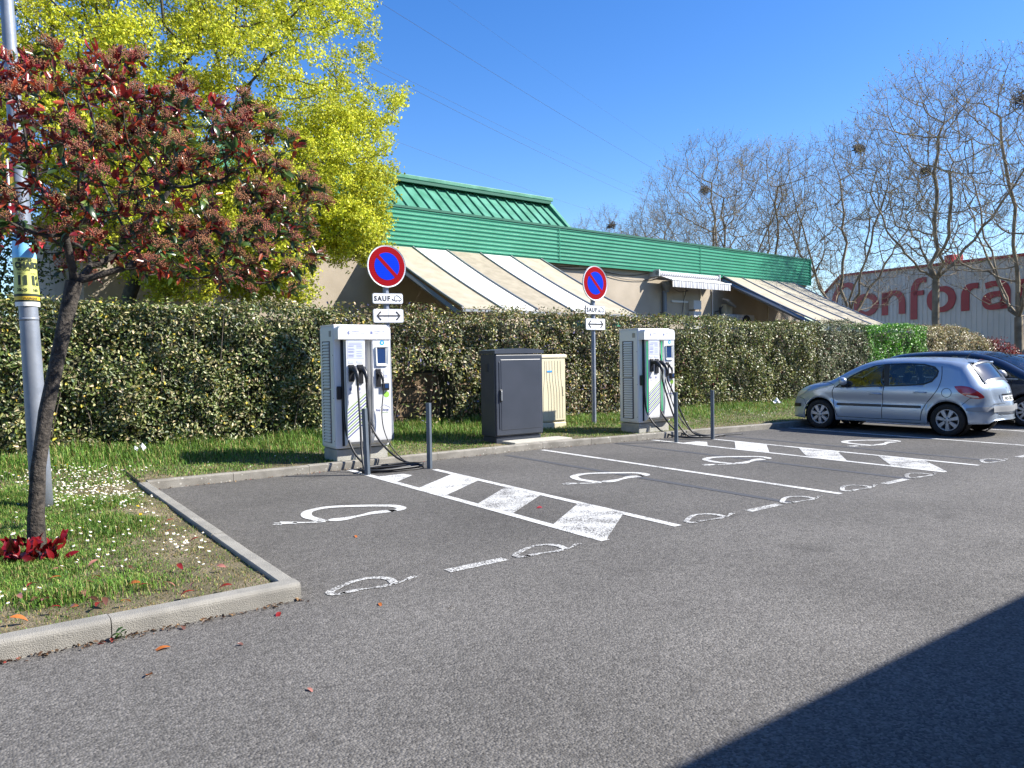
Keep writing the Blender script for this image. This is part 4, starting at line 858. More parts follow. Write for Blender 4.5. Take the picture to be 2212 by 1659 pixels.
# flower heads: flat-topped clusters of brownish pink buds
OCT = np.array([(1, 0, 0), (-1, 0, 0), (0, 1, 0), (0, -1, 0), (0, 0, 1), (0, 0, -1)], float); OF = np.array([(0, 2, 4), (2, 1, 4), (1, 3, 4), (3, 0, 4), (2, 0, 5), (1, 2, 5), (3, 1, 5), (0, 3, 5)])
sel = rg.rand(len(tp)) < .72; fp = tp[sel]; fo = toC[sel]; BV = []; ST = []; BC = []
for p, o_ in zip(fp, fo):
    up = unit(o_*.5+np.array([0, -.1, .9])); a = unit(np.cross(up, [1, .3, .2])); b_ = np.cross(up, a); Rr = rg.uniform(.04, .085); base = p+up*.0; m = int(105*(Rr/.065)**2)
    rr = np.sqrt(rg.rand(m))*Rr; th = rg.rand(m)*6.283; h = .045+.035*(1-(rr/Rr)**2)+rg.normal(0, .016, m)
    c = base+a*(rr*np.cos(th))[:, None]+b_*(rr*np.sin(th))[:, None]+up*h[:, None]; BV.append(c); tint = rg.rand(); BC.append(np.tile(np.array(lin(184, 112, 94))*(1-tint)+np.array(lin(176, 130, 84))*tint, (m, 1))*rg.uniform(.7, 1.25, (m, 1)))
    for q in c[::6]: ST.append((np.array([base, base+(q-base)*.55+up*.008, q]), np.array([.0016, .0013, .001])))
BV = np.concatenate(BV); BC = np.concatenate(BC); m = len(BV); sz = rg.uniform(.0034, .0058, (m, 1, 1)); V = (BV-po)[:, None]+OCT[None]*sz
tag(link('flower_heads', np_mesh('flower_heads', V.reshape(-1, 3), tris=(np.arange(m)[:, None, None]*6+OF[None]).reshape(-1, 3), cols=np.repeat(BC, 6, axis=0)), PH, mat('flower buds', rough=.8, attr='Col', transl=.15)), kind='stuff')
me = tubes_mesh(ST, 3, 'flower_stalks'); me.transform(Matrix.Translation(-Vector(po))); tag(link('flower_stalks', me, PH, mat('flower stalks', (.16, .08, .06), .8)), kind='stuff')
# red shoots at the foot of the trunk
SH = empty('red_shoots', (0, 0, 0)); SH.parent = PH
rr = random.Random(4)
for k in range(74):
    x = rr.gauss(-.05, .12); y = rr.gauss(-.11, .07); z = rr.uniform(.02, .17); d = Vector((rr.gauss(x*2.0, .5), rr.gauss(-.3, .5), rr.uniform(.3, 1.3)))
    o = bpy.data.objects.new('leaf', LP[rr.choice((0, 0, 2, 1, 0))]); COL.objects.link(o); o.parent = SH
    o.matrix_local = Matrix.Translation((x, y, z)) @ basis(d, (rr.gauss(0, .5), rr.gauss(-.8, .5), .5)) @ Matrix.Scale(rr.uniform(.085, .14), 4)
# fallen leaves, each its own thing
FL = {}
def fallen(x, y, z, col, s, label, group, a=None):
    if col not in FL: FL[col] = leaf_piece(col, .5)
    o = bpy.data.objects.new('fallen_leaf', FL[col]); COL.objects.link(o); o.location = (x, y, z+.008); o.rotation_euler = (rr.gauss(0, .25), rr.gauss(0, .25), rr.uniform(0, 6.3) if a is None else a); o.scale = (s, s, s); tag(o, label, 'leaf', group)
OR_, RD, BR, PK = (186, 108, 54), (140, 40, 40), (100, 66, 54), (172, 116, 104)
for (x, y), c, s in zip([(.82, 4.69), (1.55, 4.86), (1.0, 4.97), (.7, 4.34), (1.21, 4.48), (4.96, 6.59), (2.16, 4.65), (2.49, 4.3), (2.83, 6.58), (1.31, 3.65)], [OR_, RD, BR, OR_, BR, RD, OR_, BR, OR_, PK, BR, PK, RD, BR, OR_], [.1, .08, .06, .08, .05, .09, .06, .05, .06, .05, .06, .05, .06, .05, .06]):
    fallen(x, y, 0, c, s, {OR_: 'orange', RD: 'red', BR: 'brown', PK: 'pale pinkish'}[c]+' dry curled leaf lying on the asphalt', 'fallen leaves on the asphalt')
for (x, y), c in zip([(.46, 6.55), (.42, 6.28), (.67, 6.13), (.61, 6.0), (.85, 5.79), (.91, 5.7), (.55, 5.74), (.6, 5.43), (.58, 5.58), (.45, 5.42), (1.05, 5.61), (1.21, 6.07), (1.18, 5.51), (1.1, 5.33), (1.33, 5.3), (.18, 5.4), (.47, 5.97), (.44, 5.89), (1.54, 6.65), (1.48, 6.87), (.64, 5.48), (.33, 5.74), (.28, 5.78), (1.45, 5.85), (.2, 5.9), (.75, 5.4), (.36, 5.5), (.9, 6.3), (1.4, 7.4), (1.5, 7.9), (.7, 6.6), (.28, 6.2)], [PK, OR_, RD, BR, OR_, RD, PK, RD, PK, OR_, PK, RD, PK, RD, RD, OR_, BR, RD, BR, RD, BR, PK, BR, PK]*2):
    z = float(lawn_z(np.array([x]), np.array([y]))[0]); fallen(x, y, z+.045, c, rr.uniform(.07, .105), {OR_: 'orange', RD: 'dark red', BR: 'brown', PK: 'pale pinkish'}[c]+' dry leaf fallen on the corner lawn', 'fallen leaves on the lawn')
# crumbs of dead leaves and grit along the kerb foot: too many to count
LT = []
for _ in range(520):
    e = rr.random(); u_ = rr.random()
    if e < .5: x = -.6+2.4*u_; y = float(yfront(x))-abs(rr.gauss(0, .035))-.004
    else: x = 1.85+10*u_; y = float(ykerb(x))-abs(rr.gauss(0, .04))-.004
    LT.append((x, y, .006+rr.random()*.008))
LT = np.array(LT); n = len(LT); rgl = np.random.RandomState(3)
tag(link('leaf_litter', leaves_mesh('leaf_litter', LT, rgl.normal(size=(n, 3))*[1, 1, .25], rgl.normal(size=(n, 3))*.4+[0, 0, 1], rgl.uniform(.012, .04, n), rgl.uniform(.006, .02, n), jit(pick(rgl, n, [(40, (104, 78, 56)), (30, (70, 54, 44)), (20, (150, 120, 84)), (6, (150, 56, 46))]), rgl, .2)), None, LEAF), 'crumbs of dead leaves gathered along the foot of the kerbs', 'leaf litter', kind='stuff')
# weed in the kerb joint
WD = empty('weed', (.66, 5.03, 0)); tag(WD, 'small weed sprouting from the joint of the front kerb', 'plant')
for k in range(9):
    o = bpy.data.objects.new('leaf', LP[4] if k % 2 else LP[3]); COL.objects.link(o); o.parent = WD
    o.matrix_local = Matrix.Translation((rr.gauss(0, .025), rr.gauss(-.03, .02), rr.uniform(.015, .07))) @ basis((rr.gauss(0, 1), rr.gauss(-.4, .6), .6), (0, -.3, 1)) @ Matrix.Scale(rr.uniform(.03, .06), 4)
TIS = mat('white paper', (.78, .79, .80), .8)
def scrap(name, x, y, z, s, m, label):
    b = MB(); r2 = random.Random(int(x*100))
    for i in range(5):
        for j in range(5): b.v.append(((i-2)*s/4+r2.gauss(0, s*.04), (j-2)*s/5, abs(r2.gauss(0, s*.28))))
    b.f = [(i*5+j, i*5+j+1, i*5+j+6, i*5+j+5) for i in range(4) for j in range(4)]
    o = b.build(name, m, smooth=False); o.location = (x, y, z); tag(o, label, 'litter')
scrap('paper_scrap', 2.1, 13.2, .25, .16, TIS, 'crumpled white paper scrap caught in the long grass'); scrap('litter_scrap', 18.6, 13.5, .2, .25, TIS, 'white plastic scrap at the foot of the far hedge'); scrap('litter_scrap', 20.1, 13.4, .2, .2, mat('blue plastic', (.05, .3, .7), .5), 'blue plastic scrap in the grass before the silver car')
# ------------------------------------------------------------------ lamp post and posters
GALV = mat('galvanised steel', (.20, .225, .27), .5, .3, col2=(.255, .28, .325), scale=5, detail=8, bump=.08, bscale=25)
LPO = empty('lamp_post', (.565, 9.71, .08)); tag(LPO, 'tall galvanised grey lamp post behind the leaning tree', 'lamp post')
axis = lambda z: Vector((-.028*z, .0, z)); rz_ = lambda z: .108-.0085*z
MB().tube([axis(z) for z in np.linspace(-.1, 9, 14)], [rz_(z) for z in np.linspace(-.1, 9, 14)], 20).build('pole', GALV, LPO, smooth=True)
MB().tube([axis(z) for z in (2.02, 2.035, 2.05)], [rz_(2)+.002]*3, 20).build('seam_band', GALV, LPO, smooth=True)
MB().tube([axis(9), (-.3, -.5, 9.5), (-.35, -1.2, 9.6)], [.035, .03, .03], 10).build('arm', GALV, LPO, smooth=True); MB().box(-.5, -.2, -1.8, -1.1, 9.55, 9.68, .04).build('lantern', GREYP, LPO)
def wrap_poster(name, z0, z1, bands, label, texts=(), sa=-.19, sb=.19):
    r_ = empty(name, (.565, 9.71, .08)); tag(r_, label, 'poster'); R_ = lambda z: rz_(z)+.012
    c0 = -math.pi/2+.03
    def pt(s, z, o=0):          # s in metres round the pole, 0 = towards the lane
        q = c0+s/R_(z); f = .0 if abs(s) < .15 else (abs(s)-.15)*.5
        return axis(z)+Vector((math.cos(q), math.sin(q), 0))*(R_(z)+o+f+.004*math.sin(z*17))
    for nm, a, b_, m in bands:
        b = MB(); n = 22
        rows = max(1, round((b_-a)/.03))
        for k in range(rows+1):
            for i in range(n+1): b.v.append(tuple(pt(sa+(sb-sa)*i/n, a+(b_-a)*k/rows)))
        b.f = [(k*(n+1)+i, k*(n+1)+i+1, (k+1)*(n+1)+i+1, (k+1)*(n+1)+i) for k in range(rows) for i in range(n)]; b.build(nm, m, r_, smooth=True)
    for tx, s, z, size, m, bold, sx_ in texts:
        me = text_mesh(tx, size, bold, 'LEFT', 0, sx_); bm = bmesh.new(); bm.from_mesh(me); bmesh.ops.triangulate(bm, faces=bm.faces[:]); bmesh.ops.subdivide_edges(bm, edges=[e for e in bm.edges if e.calc_length() > .03], cuts=1); bm.to_mesh(me); bm.free()
        for v in me.vertices: v.co = pt(s+v.co.x, z+v.co.y, .005)
        link('lettering', me, r_, m)
    return r_
YEL = mat('pale yellow paper', (.56, .58, .16), .6); BLU = mat('sky blue paper', (.12, .5, .82), .6, col2=(.3, .62, .86), scale=8); INK = mat('black ink', (.02, .035, .02), .7); GOLD = mat('gold paper', (.75, .48, .03), .6); WHP = mat('white paper edge', (.8, .8, .78), .7); REDP = mat('red paper', (.6, .03, .04), .6)
wrap_poster('circus_poster', 2.12, 2.92, [('blue_top', 2.68, 2.92, BLU), ('yellow_sheet', 2.30, 2.68, YEL), ('black_band', 2.272, 2.30, INK), ('gold_band', 2.235, 2.272, GOLD), ('black_band', 2.215, 2.235, INK), ('white_edge', 2.17, 2.215, WHP)],
    'yellow and blue circus poster wrapped round the lamp post', [('* SUCCES', -.10, 2.642, .036, INK, .002, 1), ('CHARTRES', -.115, 2.572, .082, INK, .006, .9), ('Parc expos', -.10, 2.545, .030, INK, .001, 1), ('VENDREDI', -.105, 2.505, .024, INK, 0, .8), ('11', -.105, 2.40, .125, INK, .009, .95), ('AVRIL', -.085, 2.372, .022, INK, 0, .9), ('20h30', -.105, 2.325, .044, INK, .0015, .9), ('SAMEDI', .035, 2.505, .024, INK, 0, .8), ('12', .03, 2.40, .125, INK, .009, .95), ('AVRIL', .05, 2.372, .022, INK, 0, .9), ('16h', .045, 2.325, .044, INK, .0015, .9), ('W.CIRQUE', -.05, 2.242, .028, INK, .001, 1)])
MB().tube([(.14, -.13, 2.84), (.10, -.16, 2.80), (.03, -.155, 2.74)], [.02, .05, .03], 8).xf(Matrix.Translation((-.06, .02, 0))).build('red_figure', REDP, bpy.data.objects['circus_poster'])
wrap_poster('torn_poster', 3.15, 3.85, [('red_field', 3.52, 3.68, REDP), ('yellow_field', 3.38, 3.52, GOLD), ('red_field', 3.15, 3.38, REDP)], 'red and yellow poster edge higher on the lamp post behind red leaves', sa=-.17, sb=-.06)
MB().tube([(-.19, -.05, 3.10), (-.205, -.06, 3.70)], .012, 6).build('white_edge', WHP, bpy.data.objects['torn_poster'])
# ------------------------------------------------------------------ road signs
SRED = mat('reflective red', (.26, .003, .008), .7, spec=.06); SBLU = mat('reflective blue', (.0, .030, .50), .7, spec=.06); SWHT = mat('reflective white', (.75, .76, .78), .5); SBLK = mat('sign black', (.012, .012, .014), .6); SGRY = mat('sign back grey', (.30, .31, .32), .5, .3)
for t_ in (SRED, SBLU, SWHT):   # fine horizontal bands of the reflective film
    nt_ = t_.node_tree; b_ = nt_.nodes['Principled BSDF']; tc = N(nt_, 'ShaderNodeTexCoord'); wv = N(nt_, 'ShaderNodeTexWave', wave_type='BANDS', bands_direction='Z'); wv.inputs['Scale'].default_value = 9; nt_.links.new(tc.outputs['Object'], wv.inputs[0])
    c = b_.inputs['Base Color'].default_value[:]; mx = N(nt_, 'ShaderNodeMix', data_type='RGBA'); nt_.links.new(wv.outputs[1], mx.inputs[0]); mx.inputs[6].default_value = tuple(q*.88 for q in c[:3])+(1,); mx.inputs[7].default_value = tuple(min(1, q*1.08) for q in c[:3])+(1,); nt_.links.new(mx.outputs[2], b_.inputs['Base Color'])
def rrect(w_, h, r_, n=5):
    P = []
    for cx, cy, a0 in ((w_/2-r_, h/2-r_, 0), (-w_/2+r_, h/2-r_, 90), (-w_/2+r_, -h/2+r_, 180), (w_/2-r_, -h/2+r_, 270)):
        for k in range(n+1): a = rad(a0+90*k/n); P.append((cx+r_*math.cos(a), cy+r_*math.sin(a)))
    return P
def flat(poly, y, zc): return [(u, y, zc+v) for u, v in poly]
def plate(parent, nm, w_, h, zc, y):
    P = rrect(w_, h, .035); o = MB().prism(P, lambda u, v: (u, y, zc+v), lambda u, v: (u, y+.03, zc+v)).build(nm, SGRY, parent)
    f = MB(); f.add(flat(rrect(w_-.02, h-.02, .03), y-.003, zc), [tuple(range(24))]).build('face', SWHT, o); return o
ICON = [(p[0], p[1]) for p in CARLOGO]
def sign(x, y, z0, rz, lean, label, dz=0):
    r_ = empty('no_parking_sign', (x, y, z0), rz); r_.rotation_euler = (0, lean, rz); tag(r_, label, 'road sign', 'no parking signs at the chargers')
    MB().prism([(.05, .02), (.02, .05), (-.02, .05), (-.05, .02), (-.05, -.02), (-.02, -.05), (.02, -.05), (.05, -.02)], lambda u, v: (u, .06+v, -.1), lambda u, v: (u, .06+v, 3.35+dz)).build('post', GALV, r_)
    zc = 3.15+dz; R1 = .375
    disc = MB().lathe([(.001, .0), (R1-.012, .0), (R1, -.008), (R1, .025), (R1-.02, .03), (.001, .03)], 48, 'y', (0, -.025, zc)).build('sign_disc', SWHT, r_, auto=40)
    circ = lambda q, n=48: [(q*math.cos(2*math.pi*i/n), q*math.sin(2*math.pi*i/n)) for i in range(n)]
    MB().add(flat(circ(R1-.022), -.0285, zc), [tuple(range(48))]).build('red_ring', SRED, disc); MB().add(flat(circ(.245), -.0315, zc), [tuple(range(48))]).build('blue_field', SBLU, disc)
    a = rad(-45); q = .25; hw = .033; bar = [(-q, -hw), (q, -hw), (q, hw), (-q, hw)]; bar = [(u*math.cos(a)-v*math.sin(a), u*math.sin(a)+v*math.cos(a)) for u, v in bar]
    MB().add(flat(bar, -.034, zc), [(0, 1, 2, 3)]).build('red_bar', SRED, disc)
    p1 = plate(r_, 'exception_plate', .60, .19, 2.575+dz, -.02); text_on('lettering', 'SAUF', .125, SBLK, p1, -.272, -.0265, 2.532+dz, .005, sx=.95, space=1.22)
    b = MB()
    for vs, fs in (stroke([(p[0], p[1]) for p in smoothline([(*p, 0) for p in ICON]+[(.5, .0, 0), (.4, 0, 0)], 3)], .085), stroke([(.0, .22), (.2, .08), (.36, .0)], [.18, .13, .06])):
        b.add([(.075+u*.14, -.0265, 2.535+dz+v*.14) for u, v in vs], fs)
    for cx in (.62, 1.1): b.add([(.075+(cx+.1*math.cos(t_))*.14, -.0268, 2.535+dz+(.0+.1*math.sin(t_))*.14) for t_ in np.linspace(0, 6.28, 12, endpoint=False)], [tuple(range(12))])
    b.build('car_symbol', SBLK, p1)
    p2 = plate(r_, 'arrow_plate', .60, .25, 2.265+dz, -.02); b = MB()
    for vs, fs in (stroke([(-.2, 0), (.2, 0)], .028), stroke([(-.15, .075), (-.225, 0), (-.15, -.075)], .032), stroke([(.15, .075), (.225, 0), (.15, -.075)], .032), stroke([(0, -.11), (0, .11)], .004)):
        b.add([(u, -.0265, 2.265+dz+v) for u, v in vs], fs)
    b.build('double_arrow', SBLK, p2)
sign(6.18, 12.62, .1, 0, rad(-1.0), 'round red and blue no parking sign rising behind the near charger', .04)
sign(11.07, 12.64, .1, rad(5), 0, 'round red and blue no parking sign on full post left of the far charger', -.05)
# ------------------------------------------------------------------ chargers
CW = mat('white charger enamel', (.74, .74, .735), .35, col2=(.70, .70, .69), scale=2, spec=.5); CG = mat('light grey charger panel', (.72, .73, .69), .5); BLK = mat('black rubber', (.012, .012, .013), .45); BLKP = mat('black plastic', (.018, .018, .02), .35); PLI = concrete_mat('plinth concrete', (.36, .35, .31), (.46, .45, .40), False)
SCR = mat('screen glass', (.02, .05, .14), .08, spec=.8); DEC_B = mat('blue decal', (.005, .03, .22), .5); DEC_G = mat('green decal', (.20, .34, .07), .5); DEC_T = mat('grey print', (.16, .18, .34), .6); SHEET = mat('printed sheet', (.52, .55, .64), .5); CYAN = mat('cyan sticker', (.0, .32, .75), .5); LIME = mat('lime sticker', (.30, .55, .08), .5)
LED = mat('green light strip', (.03, .35, .14), .4, emit=(.02, .85, .30), estr=.35); DIMM = mat('unlit light strip', (.20, .22, .22), .4); HUBW = mat('connector grip', (.45, .45, .45), .4)
slat = MB().prism([(0, .006), (-.022, .004), (-.022, .012), (0, .043)], lambda u, v: (u, .035, v), lambda u, v: (u, .245, v)).mesh('louvre'); slat.materials.append(CG)
def charger(x, y, label, lit, variant):
    r_ = empty('fast_charger', (x, y, .1)); tag(r_, label, 'charger', 'white fast charging stations'); W_ = .87
    MB().box(.015, W_-.015, .02, .54, -.04, .165, .01).build('plinth', PLI, r_)
    body = MB().box(0, W_, 0, .55, .18, 2.04, .012).build('body', CW, r_)
    MB().box(-.004, W_+.004, -.0, .555, 2.041, 2.062, .006).build('lid', CW, r_)
    sp = MB().box(-.012, 0, .02, .53, .21, 2.02, .004).build('side_panel', CG, r_); sp.location = (0, 0, 0)
    for z in (.3, .95, 1.6):
        for yy in (.03, .52): MB().lathe([(.007, 0), (.007, -.004), (.001, -.005)], 8, 'x', (-.012, yy, z)).build('screw', DARKM, sp)
    for z0, n in ((.27, 17), (1.10, 15)):
        MB().box(-.0135, -.0115, .13, .45, z0-.01, z0+.047*n+.01).build('louvre_gap_shade', mat('louvre shadow gap', (.10, .10, .10), .7) if 'louvre shadow gap' not in bpy.data.materials else bpy.data.materials['louvre shadow gap'], sp)  # dark sheet behind the slats, shade of the gaps put into its colour
        for i in range(n):
            o = bpy.data.objects.new('louvre', slat); COL.objects.link(o); o.parent = sp; o.location = (-.0125, .13, z0+.047*i); o.scale = (1, 1.1, 1)
    MB().box(-.0165, -.012, .08, .16, 1.88, 1.97).build('data_plate', ALU, sp)
    def panel(nm, xa, xb, xfa, xfb):
        prof = [(0, .22), (-.05, .225), (-.10, .245), (-.135, .285), (-.15, .35), (-.15, 1.84)]; b = MB()
        for yy, z in prof:
            f = -yy/.15; b.v += [(xa+(xfa-xa)*f, yy, z), (xb+(xfb-xb)*f, yy, z)]
        k = len(prof); b.f = [(2*i, 2*i+1, 2*i+3, 2*i+2) for i in range(k-1)]
        nb = len(b.v); b.v += [(xa, 0, 1.84), (xb, 0, 1.84)]; b.f += [tuple([2*i for i in range(k)]+[nb]), tuple([2*i+1 for i in range(k)]+[nb+1]), (2*k-2, 2*k-1, nb+1, nb)]
        return b.build(nm, CW, r_, auto=25)
    pl = panel('connector_panel', .135, .445, .128, .43); pr = panel('screen_panel', .53, .865, .56, .85)
    MB().box(.098, .13, -.012, .0, .22, 1.84).build('cable_channel', BLKP, r_); MB().box(.45, .495, -.012, .0, .22, 1.84).build('cable_channel', BLKP, r_)
    lm = LED if lit else DIMM
    MB().box(.1295, .1305, -.118, -.10, .40, 1.80).xf(Matrix.Translation((-.0035, 0, 0))).build('light_strip', lm, r_); MB().box(.5415, .5425, -.108, -.09, .40, 1.80).build('light_strip', lm, r_)
    hb = MB(); hp = [(0, 1.835)]+[(0+.075*(1-math.cos(a)), 2.04-.075*(1-math.sin(a))) for a in np.linspace(0, math.pi/2, 6)]+[(W_-.015-.075*(1-math.sin(a)), 2.04-.075*(1-math.cos(a))) for a in np.linspace(0, math.pi/2, 6)]+[(W_-.015, 1.835)]
    hood = hb.prism(hp, lambda u, v: (u+.0, -.165, v), lambda u, v: (u, -.001, v)).build('hood', CW, r_)
    DT = DEC_T
    b = MB(); b.add([(.155, -.167, 1.955), (.185, -.167, 1.955), (.172, -.167, 1.93), (.19, -.167, 1.93), (.155, -.167, 1.89), (.167, -.167, 1.92), (.145, -.167, 1.92)], [(0, 1, 2, 3, 4, 5, 6)]).build('bolt_symbol', DT, hood)
    text_on('lettering', 'PUISSANCE', .024, DT, hood, .215, -.167, 1.945); text_on('lettering', 'Jusqu\'a 22 kW AC - 150 kW DC', .017, DT, hood, .215, -.167, 1.92)
    text_on('lettering', '4 MODES ACCES', .024, DT, hood, .58, -.167, 1.945); text_on('lettering', 'CHARGE', .017, DT, hood, .58, -.167, 1.92); MB().add([(.52, -.167, 1.915), (.555, -.167, 1.915), (.555, -.167, 1.955), (.52, -.167, 1.955)], [(0, 1, 2, 3)]).build('tap_symbol', DT, hood)
    MB().box(.02, .09, -.035, .0, .93, 1.13, .012).build('lock_handle', BLKP, r_)
    # instruction sheet
    sh = MB().box(.145, .415, -.1535, -.1505, 1.54, 1.815, .001).build('instruction_sheet', SHEET, pl)
    b = MB(); rr2 = random.Random(3)
    for x0, x1, zs in ((.17, .39, (1.775, 1.755)), (.16, .27, (1.735, 1.725, 1.69, 1.68, 1.655, 1.645, 1.635, 1.6, 1.59, 1.58, 1.565)), (.29, .40, (1.735, 1.72, 1.70, 1.65, 1.62, 1.59, 1.57))):
        for z in zs: b.add([(x0, -.1545, z), (x1-rr2.uniform(0, .04), -.1545, z), (x1-.02, -.1545, z+.005), (x0, -.1545, z+.005)], [(0, 1, 2, 3)])
    b.build('print_lines', DEC_T, sh)
    def hol(x0, x1, z0, z1, par):
        h = MB().box(x0, x1, -.175, -.15, z0, z1, .008).build('holster', BLKP, par); MB().box(x0, x1, -.154, -.1505, z1+.02, z1+.06).build('socket_label', SHEET, par); return h
    hol(.155, .245, 1.20, 1.455, pl); hol(.295, .39, 1.165, 1.455, pl); hol(.60, .68, 1.11, 1.385, pr)
    def conn(xc, z, s, reach, tilt):
        c = MB().tube([(xc, -.165, z), (xc+.005, -.165-reach*.45, z+.015*s-tilt*.3), (xc+.015, -.165-reach*.85, z-.045*s-tilt), (xc+.02, -.165-reach, z-.13*s-tilt), (xc+.02, -.165-reach*.98, z-.19*s-tilt)], [.042*s, .046*s, .036*s, .026*s, .02*s], 8).build('connector', BLKP, r_, auto=50)
        MB().tube([(xc+.012+.028*s, -.165-reach*.72, z-.06*s-tilt), (xc+.014+.026*s, -.165-reach*.84, z-.14*s-tilt)], .012*s, 6).build('grip', HUBW, c); return Vector((xc+.02, -.165-reach*.98, z-.19*s-tilt))
    rch = .17 if variant == 0 else .26
    c1 = conn(.205, 1.38, 1, rch, 0 if variant == 0 else .03); c2 = conn(.345, 1.375, 1, rch, 0 if variant == 0 else .03); c3 = conn(.645, 1.30, .72, .10, 0)
    # screen
    fr = MB(); o_ = [(.60, 1.72), (.815, 1.72), (.80, 1.43), (.61, 1.43)]; i_ = [(.625, 1.70), (.765, 1.70), (.765, 1.465), (.63, 1.465)]
    fr.add([(u, -.178, v) for u, v in o_]+[(u, -.158, v) for u, v in i_]+[(u, -.15, v) for u, v in o_], [(0, 1, 5, 4), (1, 2, 6, 5), (2, 3, 7, 6), (3, 0, 4, 7), (0, 8, 9, 1), (1, 9, 10, 2), (2, 10, 11, 3), (3, 11, 8, 0)]).build('screen_bezel', CG, pr)
    sc = MB().add([(.615, -.1545, 1.71), (.785, -.1545, 1.71), (.785, -.1545, 1.445), (.615, -.1545, 1.445)], [(0, 1, 2, 3)]).build('screen', SCR, pr)
    for nm, xc, zc, q, m in (('blue_sticker', .715, 1.782, .038, CYAN), ('green_sticker', .775, .985, .046, LIME)):
        MB().add([(xc+q*math.cos(t_), -.1525, zc+q*math.sin(t_)) for t_ in np.linspace(0, 6.283, 24, endpoint=False)], [tuple(range(24))]).build(nm, m, pr)
    MB().add([(.70, -.154, 1.765), (.73, -.154, 1.765), (.73, -.154, 1.80), (.70, -.154, 1.80)], [(0, 1, 2, 3)]).build('sticker_symbol', SHEET, pr)
    rd = MB().box(.735, .805, -.153, -.1505, 1.245, 1.36).build('card_plate', mat('reader grey', (.55, .57, .62), .5) if 'reader grey' not in bpy.data.materials else bpy.data.materials['reader grey'], pr); text_on('lettering', 'RFID', .022, DEC_T, rd, .747, -.1545, 1.265)
    cr = MB().box(.70, .805, -.20, -.15, 1.05, 1.165, .01).build('card_reader', BLKP, pr); MB().box(.725, .785, -.203, -.2, 1.085, 1.15).build('reader_window', SCR, cr)
    text_on('lettering', 'Easy Charge', .046, DEC_B, pr, .595, -.1525, .735, .0005, sx=.92); text_on('lettering', 'Services', .03, DEC_G, pr, .70, -.1525, .70)
    vs, fs = stroke([(p.x, p.y) for p in smoothline([(.655, .775, 0), (.68, .80, 0), (.73, .825, 0), (.78, .805, 0), (.815, .79, 0), (.83, .765, 0)], 4)], .005); MB().add([(u, -.1525, v) for u, v in vs], fs).build('car_arc', DEC_T, pr)
    for xc, ln in ((.185, 'Combo'), (.325, 'Combo')):
        text_on('lettering', ln, .022, DEC_T, pl, xc-.03, -.1525, 1.02); MB().add([(xc+.02*math.cos(t_), -.1525, 1.085+.024*math.sin(t_)) for t_ in np.linspace(0, 6.283, 14, endpoint=False)], [tuple(range(14))]).build('socket_symbol', DEC_T, pl)
    for k in range(5):
        for dz, m, nm, th in ((0, DEC_B, 'blue_stripe', .019), (.046, DEC_G, 'green_stripe', .019)):
            z = .345+.092*k+dz; MB().add([(.129, -.1522, z), (.429, -.1522, z+.235), (.429, -.1522, z+.235+th), (.129, -.1522, z+th)], [(0, 1, 2, 3)]).build(nm, m, pl)
    # cables
    G = -.082
    def coil(cx, cy, rx, ry, a0, turns, z0, n=14):
        return [(cx+(rx+.03*math.sin(a*1.7))*math.cos(rad(a0)-a), cy+(ry+.02*math.cos(a*2.3))*math.sin(rad(a0)-a), z0+.006*i/3) for i, a in enumerate(np.linspace(0, turns*2*math.pi, int(n*turns)))]
    if variant == 0:
        p1 = [(.113, -.02, 1.83), (.113, -.03, 1.2), (.115, -.035, .75), (.13, -.09, .42), (.19, -.25, .12), (.30, -.42, -.045)]+coil(.52, -.75, .44, .2, 100, 1.35, G)+[(.12, -.86, G), (.10, -.76, -.03), (.15, -.58, .25), (.19, -.46, .65), tuple(c1-Vector((0, .0, .12))), tuple(c1)]
        p2 = [(.472, -.02, 1.83), (.472, -.03, 1.1), (.50, -.07, .62), (.60, -.25, .28), (.76, -.48, .04), (.95, -.62, -.06)]+coil(.50, -.80, .50, .2, 15, 1.1, G+.02)+[(.22, -.66, G+.03), (.26, -.58, 0), (.32, -.50, .3), (.35, -.42, .7), tuple(c2-Vector((0, 0, .12))), tuple(c2)]
        p3 = [tuple(c3), tuple(c3-Vector((0, 0, .15))), (.66, -.21, .70), (.68, -.25, .42), (.75, -.40, .15), (.88, -.60, -.04), (1.0, -.80, G), (.92, -.98, G), (.55, -1.0, G), (.2, -.95, G)]
    else:
        p1 = [(.113, -.02, 1.83), (.113, -.03, 1.2), (.115, -.035, .75), (.14, -.10, .36), (.24, -.32, .06), (.40, -.55, -.06)]+[(.62, -.85, G), (.95, -1.0, G), (1.2, -.98, G), (1.1, -.85, G), (.75, -.82, G)]+[(.55, -.72, -.02), (.42, -.55, .3), (.30, -.46, .75), tuple(c1-Vector((0, .0, .12))), tuple(c1)]
        p2 = [(.472, -.02, 1.83), (.472, -.03, 1.1), (.48, -.06, .55), (.55, -.25, .18), (.68, -.48, -.03), (.9, -.75, G), (1.35, -.92, G), (1.3, -1.02, G+.01), (.9, -.92, G+.02), (.75, -.72, 0), (.60, -.58, .35), (.46, -.47, .8), tuple(c2-Vector((0, 0, .12))), tuple(c2)]
        p3 = [tuple(c3), tuple(c3-Vector((0, 0, .15))), (.67, -.22, .70), (.72, -.30, .40), (.82, -.48, .1), (.98, -.68, -.05), (1.3, -.80, G), (1.75, -.95, G)]
        MB().tube(smoothline([(.50, -.02, 1.75), (.55, -.10, 1.35), (.62, -.2, .8), (.70, -.35, .4), (.85, -.6, .0), (1.2, -.85, G), (1.85, -1.05, G)], 6), .009, 8).build('cable', BLK, r_, smooth=True)
    for p, q in ((p1, .0165), (p2, .0165), (p3, .0085)): MB().tube(smoothline(p, 5), q, 9).build('cable', BLK, r_, smooth=True)
    return r_
